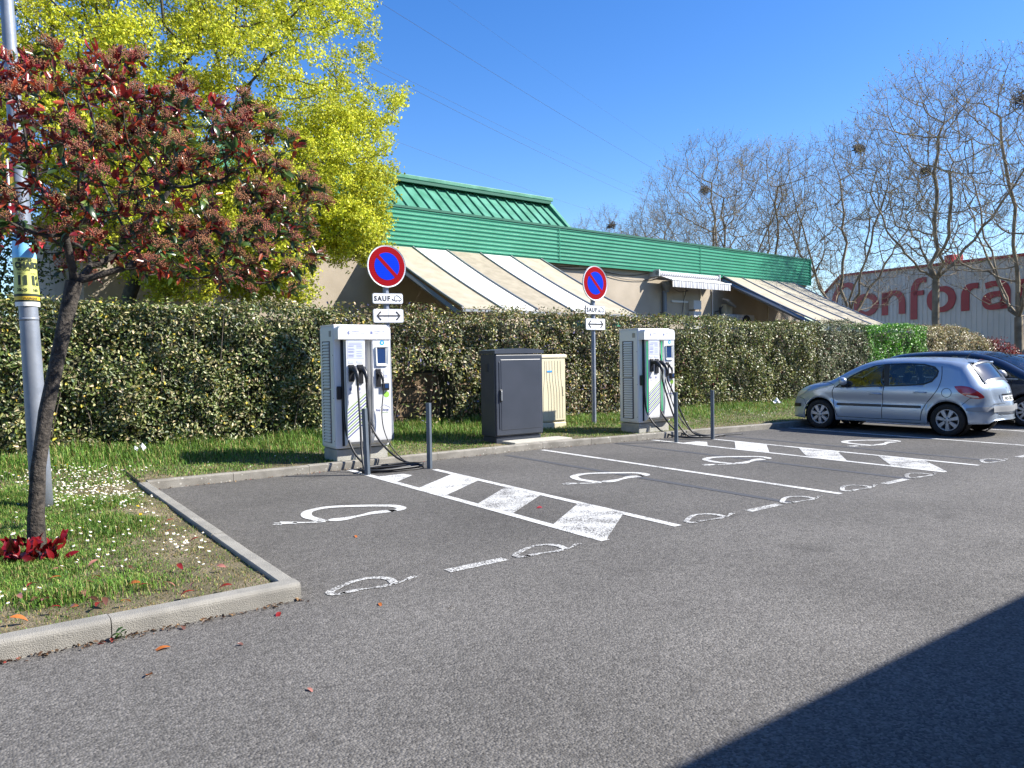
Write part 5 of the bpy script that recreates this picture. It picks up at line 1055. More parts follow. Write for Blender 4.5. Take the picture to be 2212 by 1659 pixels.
charger(4.45, 11.0, 'near white fast charger, unlit, with black cables coiled on the ground', False, 0)
charger(10.79, 11.03, 'far white fast charger with glowing green side strips', True, 1)
# ------------------------------------------------------------------ bollards
BOL = mat('slate grey bollard paint', (.075, .095, .12), .4, col2=(.095, .115, .14), scale=6)
for (x, y), h, lx, ly, rz, lb in (((4.51, 10.03), .94, -.045, .0, .5, 'slate grey bollard left of the near cable coil, leaning left'), ((5.49, 10.0), .97, 0, 0, .5, 'slate grey bollard right of the near cable coil'), ((10.64, 9.91), .935, -.02, 0, .45, 'slate grey bollard left of the far charger cables'), ((11.55, 9.83), .94, 0, 0, .45, 'slate grey bollard right of the far charger cables')):
    r_ = empty('bollard', (x, y, 0), rz); tag(r_, lb, 'bollard', 'slate grey bollards before the chargers'); M = Matrix(((1, 0, lx, 0), (0, 1, ly, 0), (0, 0, 1, 0), (0, 0, 0, 1)))
    MB().box(-.03, .03, -.03, .03, -.02, h-.004, .004).xf(M).build('post', BOL, r_); MB().box(-.031, .031, -.031, .031, h-.004, h+.002, .001).xf(M).build('cap', BOL, r_)
# ------------------------------------------------------------------ cabinets
CAB = mat('charcoal cabinet', (.036, .044, .060), .42, col2=(.044, .052, .070), scale=2.5, bump=.05, bscale=200); CREAMC = mat('cream cabinet', (.66, .60, .42), .5, col2=(.62, .56, .38), scale=3)
c = empty('utility_cabinet', (8.17, 11.68, .09)); tag(c, 'tall charcoal grey electrical cabinet behind the kerb', 'cabinet')
MB().box(-.50, .50, -.215, .22, -.06, .10, .006).build('base', CAB, c); MB().box(-.53, .53, -.23, .235, .11, 1.60, .01).build('body', CAB, c)
lid = MB(); n = 12
for i in range(n+1):
    f = i/n; x = -.55+1.10*f; z = 1.665+.035*math.sin(math.pi*f); lid.v += [(x, -.275, 1.605), (x, -.275, z), (x, .25, z), (x, .25, 1.605)]
for i in range(n):
    p = 4*i
    for q in range(4): lid.f.append((p+q, p+(q+1) % 4, p+4+(q+1) % 4, p+4+q))
lid.f += [(0, 1, 2, 3), tuple(4*n+q for q in (3, 2, 1, 0))]; lid.build('lid', CAB, c, auto=30)
dr = MB().box(-.52, .52, -.262, -.235, .13, 1.585, .012).build('door', CAB, c)
MB().box(-.46, -.435, -.272, -.262, .25, 1.46, .006).build('door_rib', CAB, dr)
b = MB(); b.add([(-.42, -.2635, .22), (.47, -.2635, .22), (.47, -.2635, 1.5), (-.42, -.2635, 1.5), (-.41, -.268, .23), (.46, -.268, .23), (.46, -.268, 1.49), (-.41, -.268, 1.49)], [(0, 1, 5, 4), (1, 2, 6, 5), (2, 3, 7, 6), (3, 0, 4, 7), (4, 5, 6, 7)]).build('door_pressing', CAB, dr)
h = MB().box(-.455, -.40, -.285, -.262, .74, .96, .008).build('handle', BLKP, dr); MB().box(-.44, -.415, -.305, -.285, .76, .94, .008).build('handle_lever', ALU, h)
vt = MB().box(-.537, -.5305, -.03, .07, 1.27, 1.43).build('vent', CAB, c)
for i in range(7): MB().box(-.542, -.537, -.02, .06, 1.285+.02*i, 1.295+.02*i).build('vent_slat', DARKM, vt)
slab = MB().box(7.75, 9.05, 11.0, 11.42, .0, .125, .01).build('cabinet_slab', concrete_mat('pale concrete', (.42, .40, .34), (.5, .47, .4), False)); tag(slab, 'pale concrete slab in front of the charcoal cabinet', 'slab')
c = empty('meter_cabinet', (9.85, 12.95, .1)); tag(c, 'cream ribbed meter cabinet half hidden behind the charcoal cabinet', 'cabinet')
MB().box(-.5, .49, -.19, .2, -.1, .14, .02).build('base', CREAMC, c); MB().box(-.49, .48, -.18, .2, .15, 1.50, .012).build('body', CREAMC, c)
MB().prism([(-.215, 1.505), (-.215, 1.535), (-.17, 1.575), (.23, 1.575), (.23, 1.505)], lambda u, v: (-.51, u, v), lambda u, v: (.50, u, v)).build('lid', CREAMC, c)
dr = MB().box(-.47, .46, -.20, -.18, .18, 1.49, .008).build('door', CREAMC, c)
for i in range(11):
    x0 = -.40+.075*i; pts = [(x0+.055*math.tanh((1.0-z)*5)*(1 if z < 1 else .5)*(-1 if i < 5 else 1)*.6, -.203, z) for z in np.linspace(.22, 1.44, 16)]; MB().tube(pts, .003, 4).build('door_ridge', CREAMC, dr)
MB().box(-.02, .10, -.206, -.2, 1.20, 1.235).build('blue_label', mat('blue label', (.05, .3, .75), .5), dr); MB().box(.39, .42, -.208, -.2, .70, .9, .004).build('door_lock', CREAMC, dr)
# ------------------------------------------------------------------ cars: side outline inflated to a body, glass cut out, real cabin
RUB = mat('tyre rubber', (.014, .014, .015), .85, bump=.2, bscale=40); RIM = mat('alloy silver', (.50, .51, .53), .35, .5); HUB = mat('hubcap silver', (.42, .42, .43), .45, .25); DKIN = mat('dark cabin trim', (.02, .02, .022), .8); SEATM = mat('seat cloth', (.035, .035, .04), .9); SEAM = mat('panel gap', (.012, .013, .016), .7); UND = mat('underbody', (.010, .010, .010), .9)
GLS = glass_mat('car glass', (.62, .68, .66), .05); GLS2 = glass_mat('pale rear glass', (.55, .62, .62), .22, .05); LRED = mat('red lamp', (.38, .008, .015), .12, spec=.8, coat=.6); LCLR = mat('clear lamp', (.60, .58, .52), .15, spec=.8, coat=.5); LOLD = mat('yellowed headlamp', (.62, .58, .42), .2, coat=.5); PLT = mat('number plate', (.80, .80, .78), .4)
def spl(pts, n=7): return [(p.x, p.y) for p in smoothline([(a, b, 0) for a, b in pts], n)]
class Car:
    def __init__(s, root, top, bot, halfw, belt, axles, ra, rz_roof, paint, lean=.33):
        s.root = root; s.paint = paint; s.halfw = halfw; s.belt = belt; s.ax = axles; s.ra = ra; s.lean = lean; s.rr = rz_roof
        t = spl(top, 8); xs = []
        s.tx = np.array([p[0] for p in t]); s.tz = np.array([p[1] for p in t])
        o = np.argsort(s.tx, kind='stable'); s.tx = s.tx[o]; s.tz = s.tz[o]
        s.bx = np.array([p[0] for p in bot]); s.bz = np.array([p[1] for p in bot]); s.x0 = s.tx[0]; s.x1 = s.tx[-1]
    def zt(s, x): return np.interp(x, s.tx, s.tz)
    def zb(s, x):
        z = np.interp(x, s.bx, s.bz)
        for a in s.ax:
            d = np.abs(np.asarray(x)-a); z = np.where(d < s.ra, np.maximum(z, .31+np.sqrt(np.maximum(s.ra**2-d**2, 0))*1.0), z)
        return z
    def half(s, x, z):
        x = np.asarray(x, float); z = np.asarray(z, float); L0, L1 = s.x0, s.x1
        e = np.maximum((x-(L1-.85))/.85, 0); r = np.maximum(((L0+.7)-x)/.7, 0); P = s.halfw-.20*e**2.2-.15*r**2.2
        w_ = P-s.lean*np.maximum(z-s.belt, 0)**1.08-.45*np.maximum(.50-z, 0)**2
        w_ = w_+.018*np.exp(-((z-(s.belt-.13))/.10)**2)-.02*np.exp(-((z-.62)/.09)**2)
        for a in s.ax: w_ = w_+.022*np.exp(-(((np.hypot(x-a, z-.31))-s.ra-.03)/.06)**2)
        # distance to the outline -> rounded edge
        T = np.stack([s.tx, s.tz], 1); X = np.stack([x.ravel(), z.ravel()], 1); d = np.full(len(X), 9.)
        A = T[:-1]; Bv = T[1:]-A
        for a, b in zip(A, Bv):
            f = np.clip(((X-a)@b)/max(b@b, 1e-9), 0, 1); d = np.minimum(d, np.hypot(*(X-a-f[:, None]*b).T))
        d = d.reshape(x.shape); endf = np.clip(np.maximum(e, r)*1.4, 0, 1); R = s.rr*(1-endf)+.26*endf
        q = np.minimum(d, R); w_ = w_-(R-np.sqrt(np.maximum(R*R-(R-q)**2, 0)))
        db = np.maximum(z-s.zb(x), 0); q = np.minimum(db, .03); w_ = w_-(.03-np.sqrt(np.maximum(.0009-(.03-q)**2, 0)))*.6
        return w_
    def build(s, holes_side, holes_rib):
        ends = 1-np.cos(np.linspace(0, math.pi/2, 16)); xs = np.concatenate([s.x0+.25*ends, np.arange(s.x0+.27, s.x1-.27, .032), s.x1-.25*ends])
        for a in s.ax: xs = np.concatenate([xs, a-s.ra+np.array([-.004, .001, .006, .014]), a+s.ra-np.array([-.004, .001, .006, .014])])
        xs = np.unique(np.round(xs, 4)); K = 34; tz = .5-.5*np.cos(np.linspace(0, math.pi, K)); ZT = s.zt(xs); ZB = np.minimum(s.zb(xs), ZT-.02)
        X = np.repeat(xs[:, None], K, 1); Z = ZB[:, None]+(ZT-ZB)[:, None]*tz[None]; Wd = np.maximum(s.half(X, Z), .02); n = len(xs)
        V = np.concatenate([np.stack([X, Wd, Z], -1).reshape(-1, 3), np.stack([X, -Wd, Z], -1).reshape(-1, 3)]); F = []
        cx = (X[:-1, :-1]+X[1:, 1:])/2; cz = (Z[:-1, :-1]+Z[1:, :-1]+Z[:-1, 1:]+Z[1:, 1:])/4; hole = np.zeros(cx.shape, bool)
        for h in holes_side: hole |= in_poly_np(cx, cz, h)
        i, j = np.nonzero(~hole); a = i*K+j; Q = np.stack([a, a+K, a+K+1, a+1], 1); m = n*K; Q = np.concatenate([Q, Q[:, ::-1]+m])
        # ribbon across the top, camber from plan curvature
        M = 16; ys = np.linspace(-1, 1, M+1); s.xs = xs; s.ZT = ZT; s.wt = Wd[:, -1]; RV = s.rib(np.repeat(xs[:, None], M+1, 1), ys[None]*s.wt[:, None]); off = len(V)
        V = np.concatenate([V, RV.reshape(-1, 3)]); yc = (ys[:-1]+ys[1:])/2; xc = (xs[:-1]+xs[1:])/2; wtc = (s.wt[:-1]+s.wt[1:])/2
        H = np.zeros((n-1, M), bool)
        for x0, x1, w0, w1 in holes_rib:
            f = np.clip((xc-x0)/(x1-x0), 0, 1); H |= ((xc > x0) & (xc < x1))[:, None] & (np.abs(yc[None]*wtc[:, None]) < (w0+(w1-w0)*f)[:, None])
        i, j = np.nonzero(~H); a = off+i*(M+1)+j; Q = np.concatenate([Q, np.stack([a, a+M+1, a+M+2, a+1], 1)])
        for i0 in (0, n-1):       # close nose and tail
            sg_ = -1 if i0 == 0 else 1; wk = Wd[i0]; yy = ys[None]*wk[:, None]; xx = xs[i0]+sg_*.106*(1-ys[None]**2)+0*yy; off = len(V)
            V = np.concatenate([V, np.stack([xx, yy, np.repeat(Z[i0][:, None], M+1, 1)], -1).reshape(-1, 3)])
            a = off+(np.arange(K-1)[:, None]*(M+1)+np.arange(M)[None]).ravel(); Q = np.concatenate([Q, np.stack([a, a+1, a+M+2, a+M+1], 1)])
        me = np_mesh('body', V, quads=Q); bm = bmesh.new(); bm.from_mesh(me); bmesh.ops.remove_doubles(bm, verts=bm.verts[:], dist=.0015); bmesh.ops.recalc_face_normals(bm, faces=bm.faces[:])
        for f in bm.faces: f.smooth = True
        bm.to_mesh(me); bm.free(); s.body = link('body', me, s.root, s.paint)
        md = s.body.modifiers.new('skin', 'SOLIDIFY'); md.thickness = .012; md.offset = -1
        # closed underside
        b = MB(); bx = np.linspace(s.x0+.12, s.x1-.12, 30)
        for x in bx:
            h = s.halfw-.13; zz = float(s.zb(x))+.02; b.v += [(x, -h, max(zz, .2)), (x, h, max(zz, .2))]
        b.f = [(2*i, 2*i+1, 2*i+3, 2*i+2) for i in range(29)]; b.build('underside', UND, s.root)
        for a in s.ax:
            for sg in (-1, 1): MB().lathe([(s.ra-.01, sg*(s.halfw-.30)), (s.ra-.012, sg*(s.halfw-.06))], 28, 'y', (a, 0, .31)).build('wheel_arch_liner', UND, s.root, smooth=True)
            MB().box(a-s.ra+.03, a+s.ra-.03, -s.halfw+.28, s.halfw-.28, .22, .5).build('axle_block', UND, s.root)
    def rib(s, x, y):
        x = np.asarray(x, float); y = np.asarray(y, float); z = s.zt(x); wt = np.interp(x, s.xs, s.wt); u = np.clip(y/wt, -1, 1); d = .004
        tx = np.interp(x+d, s.tx, s.tz)-np.interp(x-d, s.tx, s.tz); nx, nz = -tx, 2*d*np.ones_like(x); l = np.hypot(nx, nz); nx, nz = nx/l, nz/l
        steep = np.abs(nx); c = .035+.075*steep; k = c*(1-u*u); return np.stack([x+nx*k, y+0*x, z+nz*k], -1)
    def side_patch(s, name, poly, m, sg, off=.004, parent=None, res=.05, inner=None):
        """flat polygon in side view laid on the body side; inner = inset polygon to cut out (a frame)"""
        bm = bmesh.new(); vs = [bm.verts.new((p[0], 0, p[1])) for p in poly]
        if inner:
            vi = [bm.verts.new((p[0], 0, p[1])) for p in inner]; n = len(poly)
            for i in range(n): bm.faces.new((vs[i], vs[(i+1) % n], vi[(i+1) % n], vi[i]))
        else: bm.faces.new(vs)
        bmesh.ops.triangulate(bm, faces=bm.faces[:])
        for _ in range(3):
            e = [e for e in bm.edges if e.calc_length() > res]
            if not e: break
            bmesh.ops.subdivide_edges(bm, edges=e, cuts=1); bmesh.ops.triangulate(bm, faces=bm.faces[:])
        X = np.array([v.co.x for v in bm.verts]); Z = np.array([v.co.z for v in bm.verts]); W_ = s.half(X, Z)
        for v, w_ in zip(bm.verts, W_): v.co.y = sg*(w_+off)
        for f in bm.faces: f.smooth = True
        me = bpy.data.meshes.new(name); bmesh.ops.recalc_face_normals(bm, faces=bm.faces[:]); bm.to_mesh(me); bm.free(); return link(name, me, parent or s.root, m)
    def side_line(s, name, pts, wd, m, sg, off=.003, parent=None):
        vs, fs = stroke(spl(pts, 5), wd); W_ = s.half(np.array([v[0] for v in vs]), np.array([v[1] for v in vs])); return MB().add([(v[0], sg*(w_+off), v[1]) for v, w_ in zip(vs, W_)], fs).build(name, m, parent or s.root)
    def rib_patch(s, name, x0, x1, w0, w1, m, off=.004, parent=None, nx=10, ny=14, rounded=0):
        xx = np.linspace(x0, x1, nx+1); V = []
        for x in xx:
            f = (x-x0)/(x1-x0); w_ = w0+(w1-w0)*f
            if rounded: e = min(f, 1-f); w_ -= rounded*max(0, 1-e/.12)**2
            V.append(s.rib(np.full(ny+1, x), np.linspace(-w_, w_, ny+1)))
        V = np.array(V); d = .004; tx = np.interp(xx+d, s.tx, s.tz)-np.interp(xx-d, s.tx, s.tz); l = np.hypot(tx, 2*d); V[:, :, 0] += (-tx/l*off)[:, None]; V[:, :, 2] += (2*d/l*off)[:, None]
        a = (np.arange(nx)[:, None]*(ny+1)+np.arange(ny)[None]).ravel(); return link(name, np_mesh(name, V.reshape(-1, 3), quads=np.stack([a, a+ny+1, a+ny+2, a+1], 1), smooth=True), parent or s.root, m)
    def wheel(s, x, sg, spokes, rm, cap, r_=.31):
        y = sg*(s.halfw-.105); wl = empty('wheel', (x, y, r_)); wl.parent = s.root; o = sg
        MB().lathe([(r_*.66, -.09*o), (r_*.9, -.095*o), (r_*.985, -.075*o), (r_, -.04*o), (r_, .04*o), (r_*.985, .072*o), (r_*.92, .092*o), (r_*.80, .098*o), (r_*.70, .090*o), (r_*.655, .07*o)], 40, 'y').build('tyre', RUB, wl, smooth=True)
        MB().lathe([(r_*.665, .075*o), (r_*.655, .082*o), (r_*.61, .078*o), (r_*.60, .03*o)], 40, 'y').build('rim', rm, wl, smooth=True)
        MB().lathe([(.001, .0), (r_*.62, .0)], 28, 'y').build('brake_disc', DKIN, wl)
        b = MB(); n = spokes
        for i in range(n):
            a = 2*math.pi*i/n+.2; wa, wb = (.052, .040) if not cap else (.045, .075)
            for (q0, q1, h0, h1) in ((.05, r_*.40, .088, .086), (r_*.40, r_*.635, .086, .078)):
                ww0 = wa if q0 < .06 else (wa+wb)/2; ww1 = (wa+wb)/2 if q0 < .06 else wb
                c_, s_ = math.cos(a), math.sin(a); f = lambda q, t_, h: (q*c_-t_*s_, h*o, q*s_+t_*c_)
                b.add([f(q0, -ww0/2, h0), f(q0, ww0/2, h0), f(q1, ww1/2, h1), f(q1, -ww1/2, h1), f(q0, -ww0/2, .02), f(q0, ww0/2, .02), f(q1, ww1/2, .02), f(q1, -ww1/2, .02)], [(0, 1, 2, 3), (0, 3, 7, 4), (1, 5, 6, 2), (3, 2, 6, 7)])
        b.build('spokes' if not cap else 'hubcap', rm, wl); MB().lathe([(.001, .094*o), (.05, .092*o), (.062, .085*o), (.062, .03*o)], 20, 'y').build('hub', rm, wl, smooth=True)
        for i in range(4 if cap else 5):
            a = 2*math.pi*i/(4 if cap else 5)+.785; MB().lathe([(.013, .086*o), (.013, .094*o), (.001, .095*o)], 8, 'y', (.043*math.cos(a)*1.1, 0, .043*math.sin(a)*1.1)).build('wheel_bolt', DKIN, wl)
    def seat(s, x, y, back=.55):
        r_ = empty('seat', (x, y, .28)); r_.parent = s.root; MB().box(-.05, .48, -.24, .24, 0, .20, .06).build('cushion', SEATM, r_); MB().box(-.09, .09, -.24, .24, .12, .12+back, .06).xf(Matrix.Rotation(rad(-14), 4, 'Y')).build('backrest', SEATM, r_)
        MB().box(-.05, .06, -.13, .13, .16+back, .36+back, .045).xf(Matrix.Rotation(rad(-14), 4, 'Y')).build('headrest', SEATM, r_)
def inset(poly, d):
    n = len(poly); area = sum(poly[i][0]*poly[(i+1) % n][1]-poly[(i+1) % n][0]*poly[i][1] for i in range(n)); sg = 1 if area > 0 else -1; out = []
    for i in range(n):
        a = Vector(poly[i-1]); b = Vector(poly[i]); c = Vector(poly[(i+1) % n]); t1 = (b-a).normalized(); t2 = (c-b).normalized(); n1 = Vector((-t1.y, t1.x))*sg; n2 = Vector((-t2.y, t2.x))*sg; m = (n1+n2); m = m.normalized() if m.length > .01 else n1; out.append(tuple(b+m*d/max(.45, m.dot(n1))))
    return out
def car_paint(name, col, metal=.5, rough=.32):
    m = mat(name, col, rough, metal, spec=.5, coat=.8); return m
# ---- silver five-door hatchback, nose to the hedge
SIL = car_paint('silver blue paint', (.36, .435, .53), .45, .30)
HB = empty('silver_hatchback', (15.80, 8.52, 0), rad(95)); tag(HB, 'silver five-door hatchback parked nose to the hedge', 'car', 'parked cars')
K1 = Car(HB, [(-1.985, .34), (-1.985, .46), (-1.98, .56), (-1.955, .66), (-1.93, .72), (-1.915, .82), (-1.88, .94), (-1.83, 1.005), (-1.72, 1.16), (-1.60, 1.315), (-1.555, 1.375), (-1.40, 1.41), (-1.1, 1.445), (-.7, 1.468), (-.25, 1.468), (.1, 1.445), (.40, 1.375), (.72, 1.22), (.98, 1.07), (1.14, 1.0), (1.40, .96), (1.66, .90), (1.86, .81), (1.98, .69), (2.04, .55), (2.06, .42), (2.05, .34)],
    [(-1.985, .32), (-1.92, .26), (-1.6, .24), (-.9, .21), (.9, .20), (1.6, .20), (1.95, .22), (2.06, .33)], .86, .93, (1.27, -1.27), .355, .13, SIL)
W1 = spl([(.86, .905), (.60, 1.095), (.38, 1.22), (.16, 1.315), (-.03, 1.352), (-.05, 1.35)], 3)+[(-.10, .945), (.4, .925)]
W2 = [(-.16, 1.362), (-.5, 1.368), (-.80, 1.352), (-.97, 1.31), (-1.06, 1.24), (-1.05, 1.16), (-.98, 1.06), (-.86, 1.005), (-.70, .985), (-.20, .952)]
DLO = [(.93, .885), (.62, 1.125), (.38, 1.255), (.15, 1.345), (-.1, 1.382), (-.5, 1.393), (-.82, 1.378), (-1.02, 1.325), (-1.10, 1.24), (-1.085, 1.14), (-1.0, 1.03), (-.86, .975), (-.5, .945), (0, .92), (.5, .898)]
RG = (-1.80, -1.585, .50, .47)
K1.build([inset(W1, .008), inset(W2, .008)], [(-1.795, -1.59, .49, .46), (.42, 1.05, .50, .60)])
def side_windows(c, dlo, wins, gm, frame):
    for sg in (1, -1):
        fr = None
        # black surround: the window band minus the glass openings
        bm = bmesh.new(); rings = [dlo]+wins; es = []
        for ring in rings:
            vs = [bm.verts.new((p[0], 0, p[1])) for p in ring]
            for i in range(len(vs)): es.append(bm.edges.new((vs[i], vs[(i+1) % len(vs)])))
        bmesh.ops.triangle_fill(bm, edges=es, use_beauty=True, use_dissolve=False)
        for f in [f for f in bm.faces if any(in_poly(f.calc_center_median().x, f.calc_center_median().z, w_) for w_ in wins) or not in_poly(f.calc_center_median().x, f.calc_center_median().z, dlo)]: bm.faces.remove(f)
        for _ in range(2):
            e = [e for e in bm.edges if e.calc_length() > .08]
            if e: bmesh.ops.subdivide_edges(bm, edges=e, cuts=1); bmesh.ops.triangulate(bm, faces=bm.faces[:])
        W_ = c.half(np.array([v.co.x for v in bm.verts]), np.array([v.co.z for v in bm.verts]))
        for v, w_ in zip(bm.verts, W_): v.co.y = sg*(w_+.004)
        bmesh.ops.recalc_face_normals(bm, faces=bm.faces[:]); me = bpy.data.meshes.new('window_surround'); bm.to_mesh(me); bm.free(); fr = link('window_surround', me, c.root, frame)
        for w_ in wins: c.side_patch('window', w_, gm, sg, .003, fr, .12)
side_windows(K1, DLO, [W1, W2], GLS, BLKP)
rw = K1.rib_patch('rear_window', -1.80, -1.585, .505, .475, GLS2, .004)
for a, b_, w0, w1 in ((-1.835, -1.795, .60, .575), (-1.592, -1.562, .555, .55)): K1.rib_patch('window_border', a, b_, w0, w1, BLKP, .0045, rw, 3, 14)
for sg in (-1, 1):
    b = MB(); xx = np.linspace(-1.80, -1.588, 9)
    for x in xx:
        f = (x+1.80)/.212; P = K1.rib(np.array([x, x]), np.array([sg*(.48-.03*f), sg*(.59-.035*f)])); b.v += [tuple(P[0]+[-.005, 0, .004]), tuple(P[1]+[-.005, 0, .004])]
    b.f = [(2*i, 2*i+1, 2*i+3, 2*i+2) for i in range(8)]; b.build('window_border', BLKP, rw)
ws = K1.rib_patch('windscreen', .425, 1.045, .52, .62, GLS, .004)
for a, b_, w0, w1 in ((.395, .43, .56, .56), (1.04, 1.10, .66, .66)): K1.rib_patch('window_border', a, b_, w0, w1, BLKP, .0045, ws, 3, 14)
for sg in (1, -1):
    d1 = K1.side_line('door_seam', [(.92, .93), (.97, .80), (.955, .60), (.90, .38), (.87, .30)], .012, SEAM, sg)
    K1.side_line('door_seam', [(-.10, .95), (-.075, .70), (-.055, .45), (-.05, .29)], .012, SEAM, sg)
    K1.side_line('door_seam', [(-1.14, 1.33), (-1.16, 1.12), (-1.12, .92), (-1.02, .76), (-.90, .62), (-.82, .45), (-.79, .29)], .012, SEAM, sg)
    K1.side_line('sill_seam', [(.87, .285), (.3, .275), (-.3, .278), (-.80, .285)], .010, SEAM, sg)
    K1.side_line('wing_seam', [(.95, .95), (1.15, 1.0), (1.30, .955)], .008, SEAM, sg)
    K1.side_line('bumper_seam', [(-1.45, .52), (-1.58, .66), (-1.66, .73), (-1.72, .74)], .009, SEAM, sg)
    K1.side_line('bumper_seam', [(1.58, .50), (1.66, .62), (1.80, .66)], .009, SEAM, sg)
    for (xa, xb) in ((.88, -.045), (-.065, -.80)):
        P = []; xx = np.linspace(xa, xb, 10); wv = K1.half(np.repeat(xx, 4), np.tile([.515, .53, .555, .57], 10)).reshape(10, 4); b = MB()
        for x, w_ in zip(xx, wv): b.v += [(x, sg*(w_[0]), .515), (x, sg*(w_[1]+.014), .525), (x, sg*(w_[2]+.014), .558), (x, sg*w_[3], .568)]
        for i in range(9):
            for q in range(3): b.f.append((4*i+q, 4*i+q+1, 4*i+q+5, 4*i+q+4))
        b.f += [(0, 1, 2, 3), (36, 37, 38, 39)]; b.build('rubbing_strip', BLKP, HB)
    for x, z in ((.06, .775), (-.80, .825)):
        w_ = float(K1.half(np.array([x]), np.array([z]))[0]); K1.side_patch('handle_recess', [(x+.07*math.cos(a), z-.012+.045*math.sin(a)) for a in np.linspace(0, 6.28, 16, endpoint=False)], SEAM if False else SIL, sg, .001)
        MB().tube([(x+.11, sg*(w_+.006), z), (x+.07, sg*(w_+.032), z+.004), (x-.07, sg*(w_+.032), z+.004), (x-.11, sg*(w_+.006), z)], .014, 8).build('door_handle', SIL, HB, smooth=True)
    K1.side_patch('tail_lamp', spl([(-1.40, .955), (-1.52, .965), (-1.66, .94), (-1.78, .86), (-1.86, .76), (-1.80, .725), (-1.68, .745), (-1.55, .80), (-1.46, .87), (-1.40, .955)], 3)[:-1], LRED, sg, .010, None, .04)
    K1.side_patch('reversing_lamp', [(-1.62, .80), (-1.70, .79), (-1.78, .775), (-1.80, .742), (-1.70, .75), (-1.60, .785)], LCLR, sg, .014, None, .04)
    K1.side_patch('head_lamp', spl([(1.46, .90), (1.64, .885), (1.80, .82), (1.93, .70), (1.91, .655), (1.78, .69), (1.62, .76), (1.46, .90)], 3)[:-1], LOLD, sg, .008, None, .04)
    K1.side_patch('bumper_strip', [(-1.60, .50), (-1.72, .485), (-1.95, .48), (-1.965, .56), (-1.90, .575), (-1.72, .57), (-1.60, .55)], mat('grey bumper strip', (.24, .25, .26), .5) if 'grey bumper strip' not in bpy.data.materials else bpy.data.materials['grey bumper strip'], sg, .010, None, .04)
    K1.side_patch('front_bumper_strip', [(1.72, .46), (1.90, .44), (2.02, .43), (2.02, .50), (1.90, .52), (1.72, .53)], BLKP, sg, .010, None, .04)
    # mirror
    mr = MB().tube([(.72, sg*.84, .95), (.70, sg*.92, 1.0), (.69, sg*.985, 1.03), (.685, sg*1.03, 1.02)], [.03, .07, .085, .05], 10).build('wing_mirror', SIL, HB, smooth=True); MB().tube([(.76, sg*.80, .925), (.70, sg*.90, .945), (.69, sg*.98, .955)], [.02, .04, .05], 8).build('mirror_foot', BLKP, mr, smooth=True)
    K1.wheel(1.27, sg, 7, HUB, True); K1.wheel(-1.27, sg, 7, HUB, True)
fc = [(-1.27+.085*math.cos(a), .83+.085*math.sin(a)) for a in np.linspace(0, 6.283, 20, endpoint=False)]
K1.side_line('fuel_flap_gap', fc+[fc[0]], .009, SEAM, 1)
# tail: plate, recess, wiper, brake lamp, bumper, badge strip
def tail(z, y, off=0):
    x = np.interp(z, K1.tz[:80], K1.tx[:80]); P = K1.rib(np.array([x]), np.array([float(y)]))[0]; return (P[0]-off, y, z)
def tail_patch(nm, z0, z1, w0, w1, m, off, par=None, ny=10, nz=4):
    b = MB()
    for i in range(nz+1):
        z = z0+(z1-z0)*i/nz; w_ = w0+(w1-w0)*i/nz
        for j in range(ny+1): b.v.append(tail(z, -w_+2*w_*j/ny, off))
    b.f = [(i*(ny+1)+j, i*(ny+1)+j+1, (i+1)*(ny+1)+j+1, (i+1)*(ny+1)+j) for i in range(nz) for j in range(ny)]; return b.build(nm, m, par or HB, smooth=True)
tz_ = np.array([.36, .5, .6, .7, .8, .9, 1.0]); 
K1.tz0 = K1.tz.copy()
_rear = [(-1.985, .34), (-1.985, .46), (-1.98, .56), (-1.955, .66), (-1.93, .72), (-1.915, .82), (-1.88, .94), (-1.83, 1.005)]
def tail(z, y, off=0):
    x = float(np.interp(z, [p[1] for p in _rear], [p[0] for p in _rear])); wt = float(np.interp(x, K1.xs, K1.wt)); u_ = min(1, abs(y)/wt); c_ = .035+.075*.95; return (x-c_*(1-u_*u_)-off, y, z)
tail_patch('bumper_strip', .475, .585, .62, .62, bpy.data.materials['grey bumper strip'], .012); tail_patch('tailgate_seam', .622, .630, .60, .60, SEAM, .006)
tail_patch('plate_recess', .655, .80, .30, .33, SIL, .008); pt_ = tail_patch('number_plate', .672, .768, .25, .25, PLT, .014); tail_patch('plate_lamp_bar', .782, .805, .27, .27, BLKP, .016)
me = text_mesh('AD-528-TS', .085, .002, 'CENTER')
for v in me.vertices: v.co = Vector(tail(.69+v.co.y, -v.co.x, .017))
link('lettering', me, pt_, INK)
tail_patch('badge', .90, .93, .03, .03, ALU, .012)
K1.rib_patch('brake_lamp', -1.56, -1.535, .12, .12, LRED, .012, None, 2, 6); MB().tube([(-1.86, 0, 1.03), (-1.90, -.06, 1.05), (-1.84, -.30, 1.09)], [.02, .016, .010], 6).build('rear_wiper', BLKP, HB)
MB().box(-1.615, -1.50, -.50, .50, 1.378, 1.41, .012).build('spoiler', SIL, HB); MB().tube([(-1.30, 0, 1.46), (-1.36, 0, 1.56), (-1.46, 0, 1.62)], [.012, .006, .003], 6).build('aerial', BLKP, HB); MB().tube([(-1.85, -.45, .25), (-2.0, -.45, .24)], .025, 8).build('exhaust', UND, HB)
for x in (.15, -.85):
    for y in ((-.36, .36) if x > 0 else (-.40, 0, .40)): K1.seat(x, y)
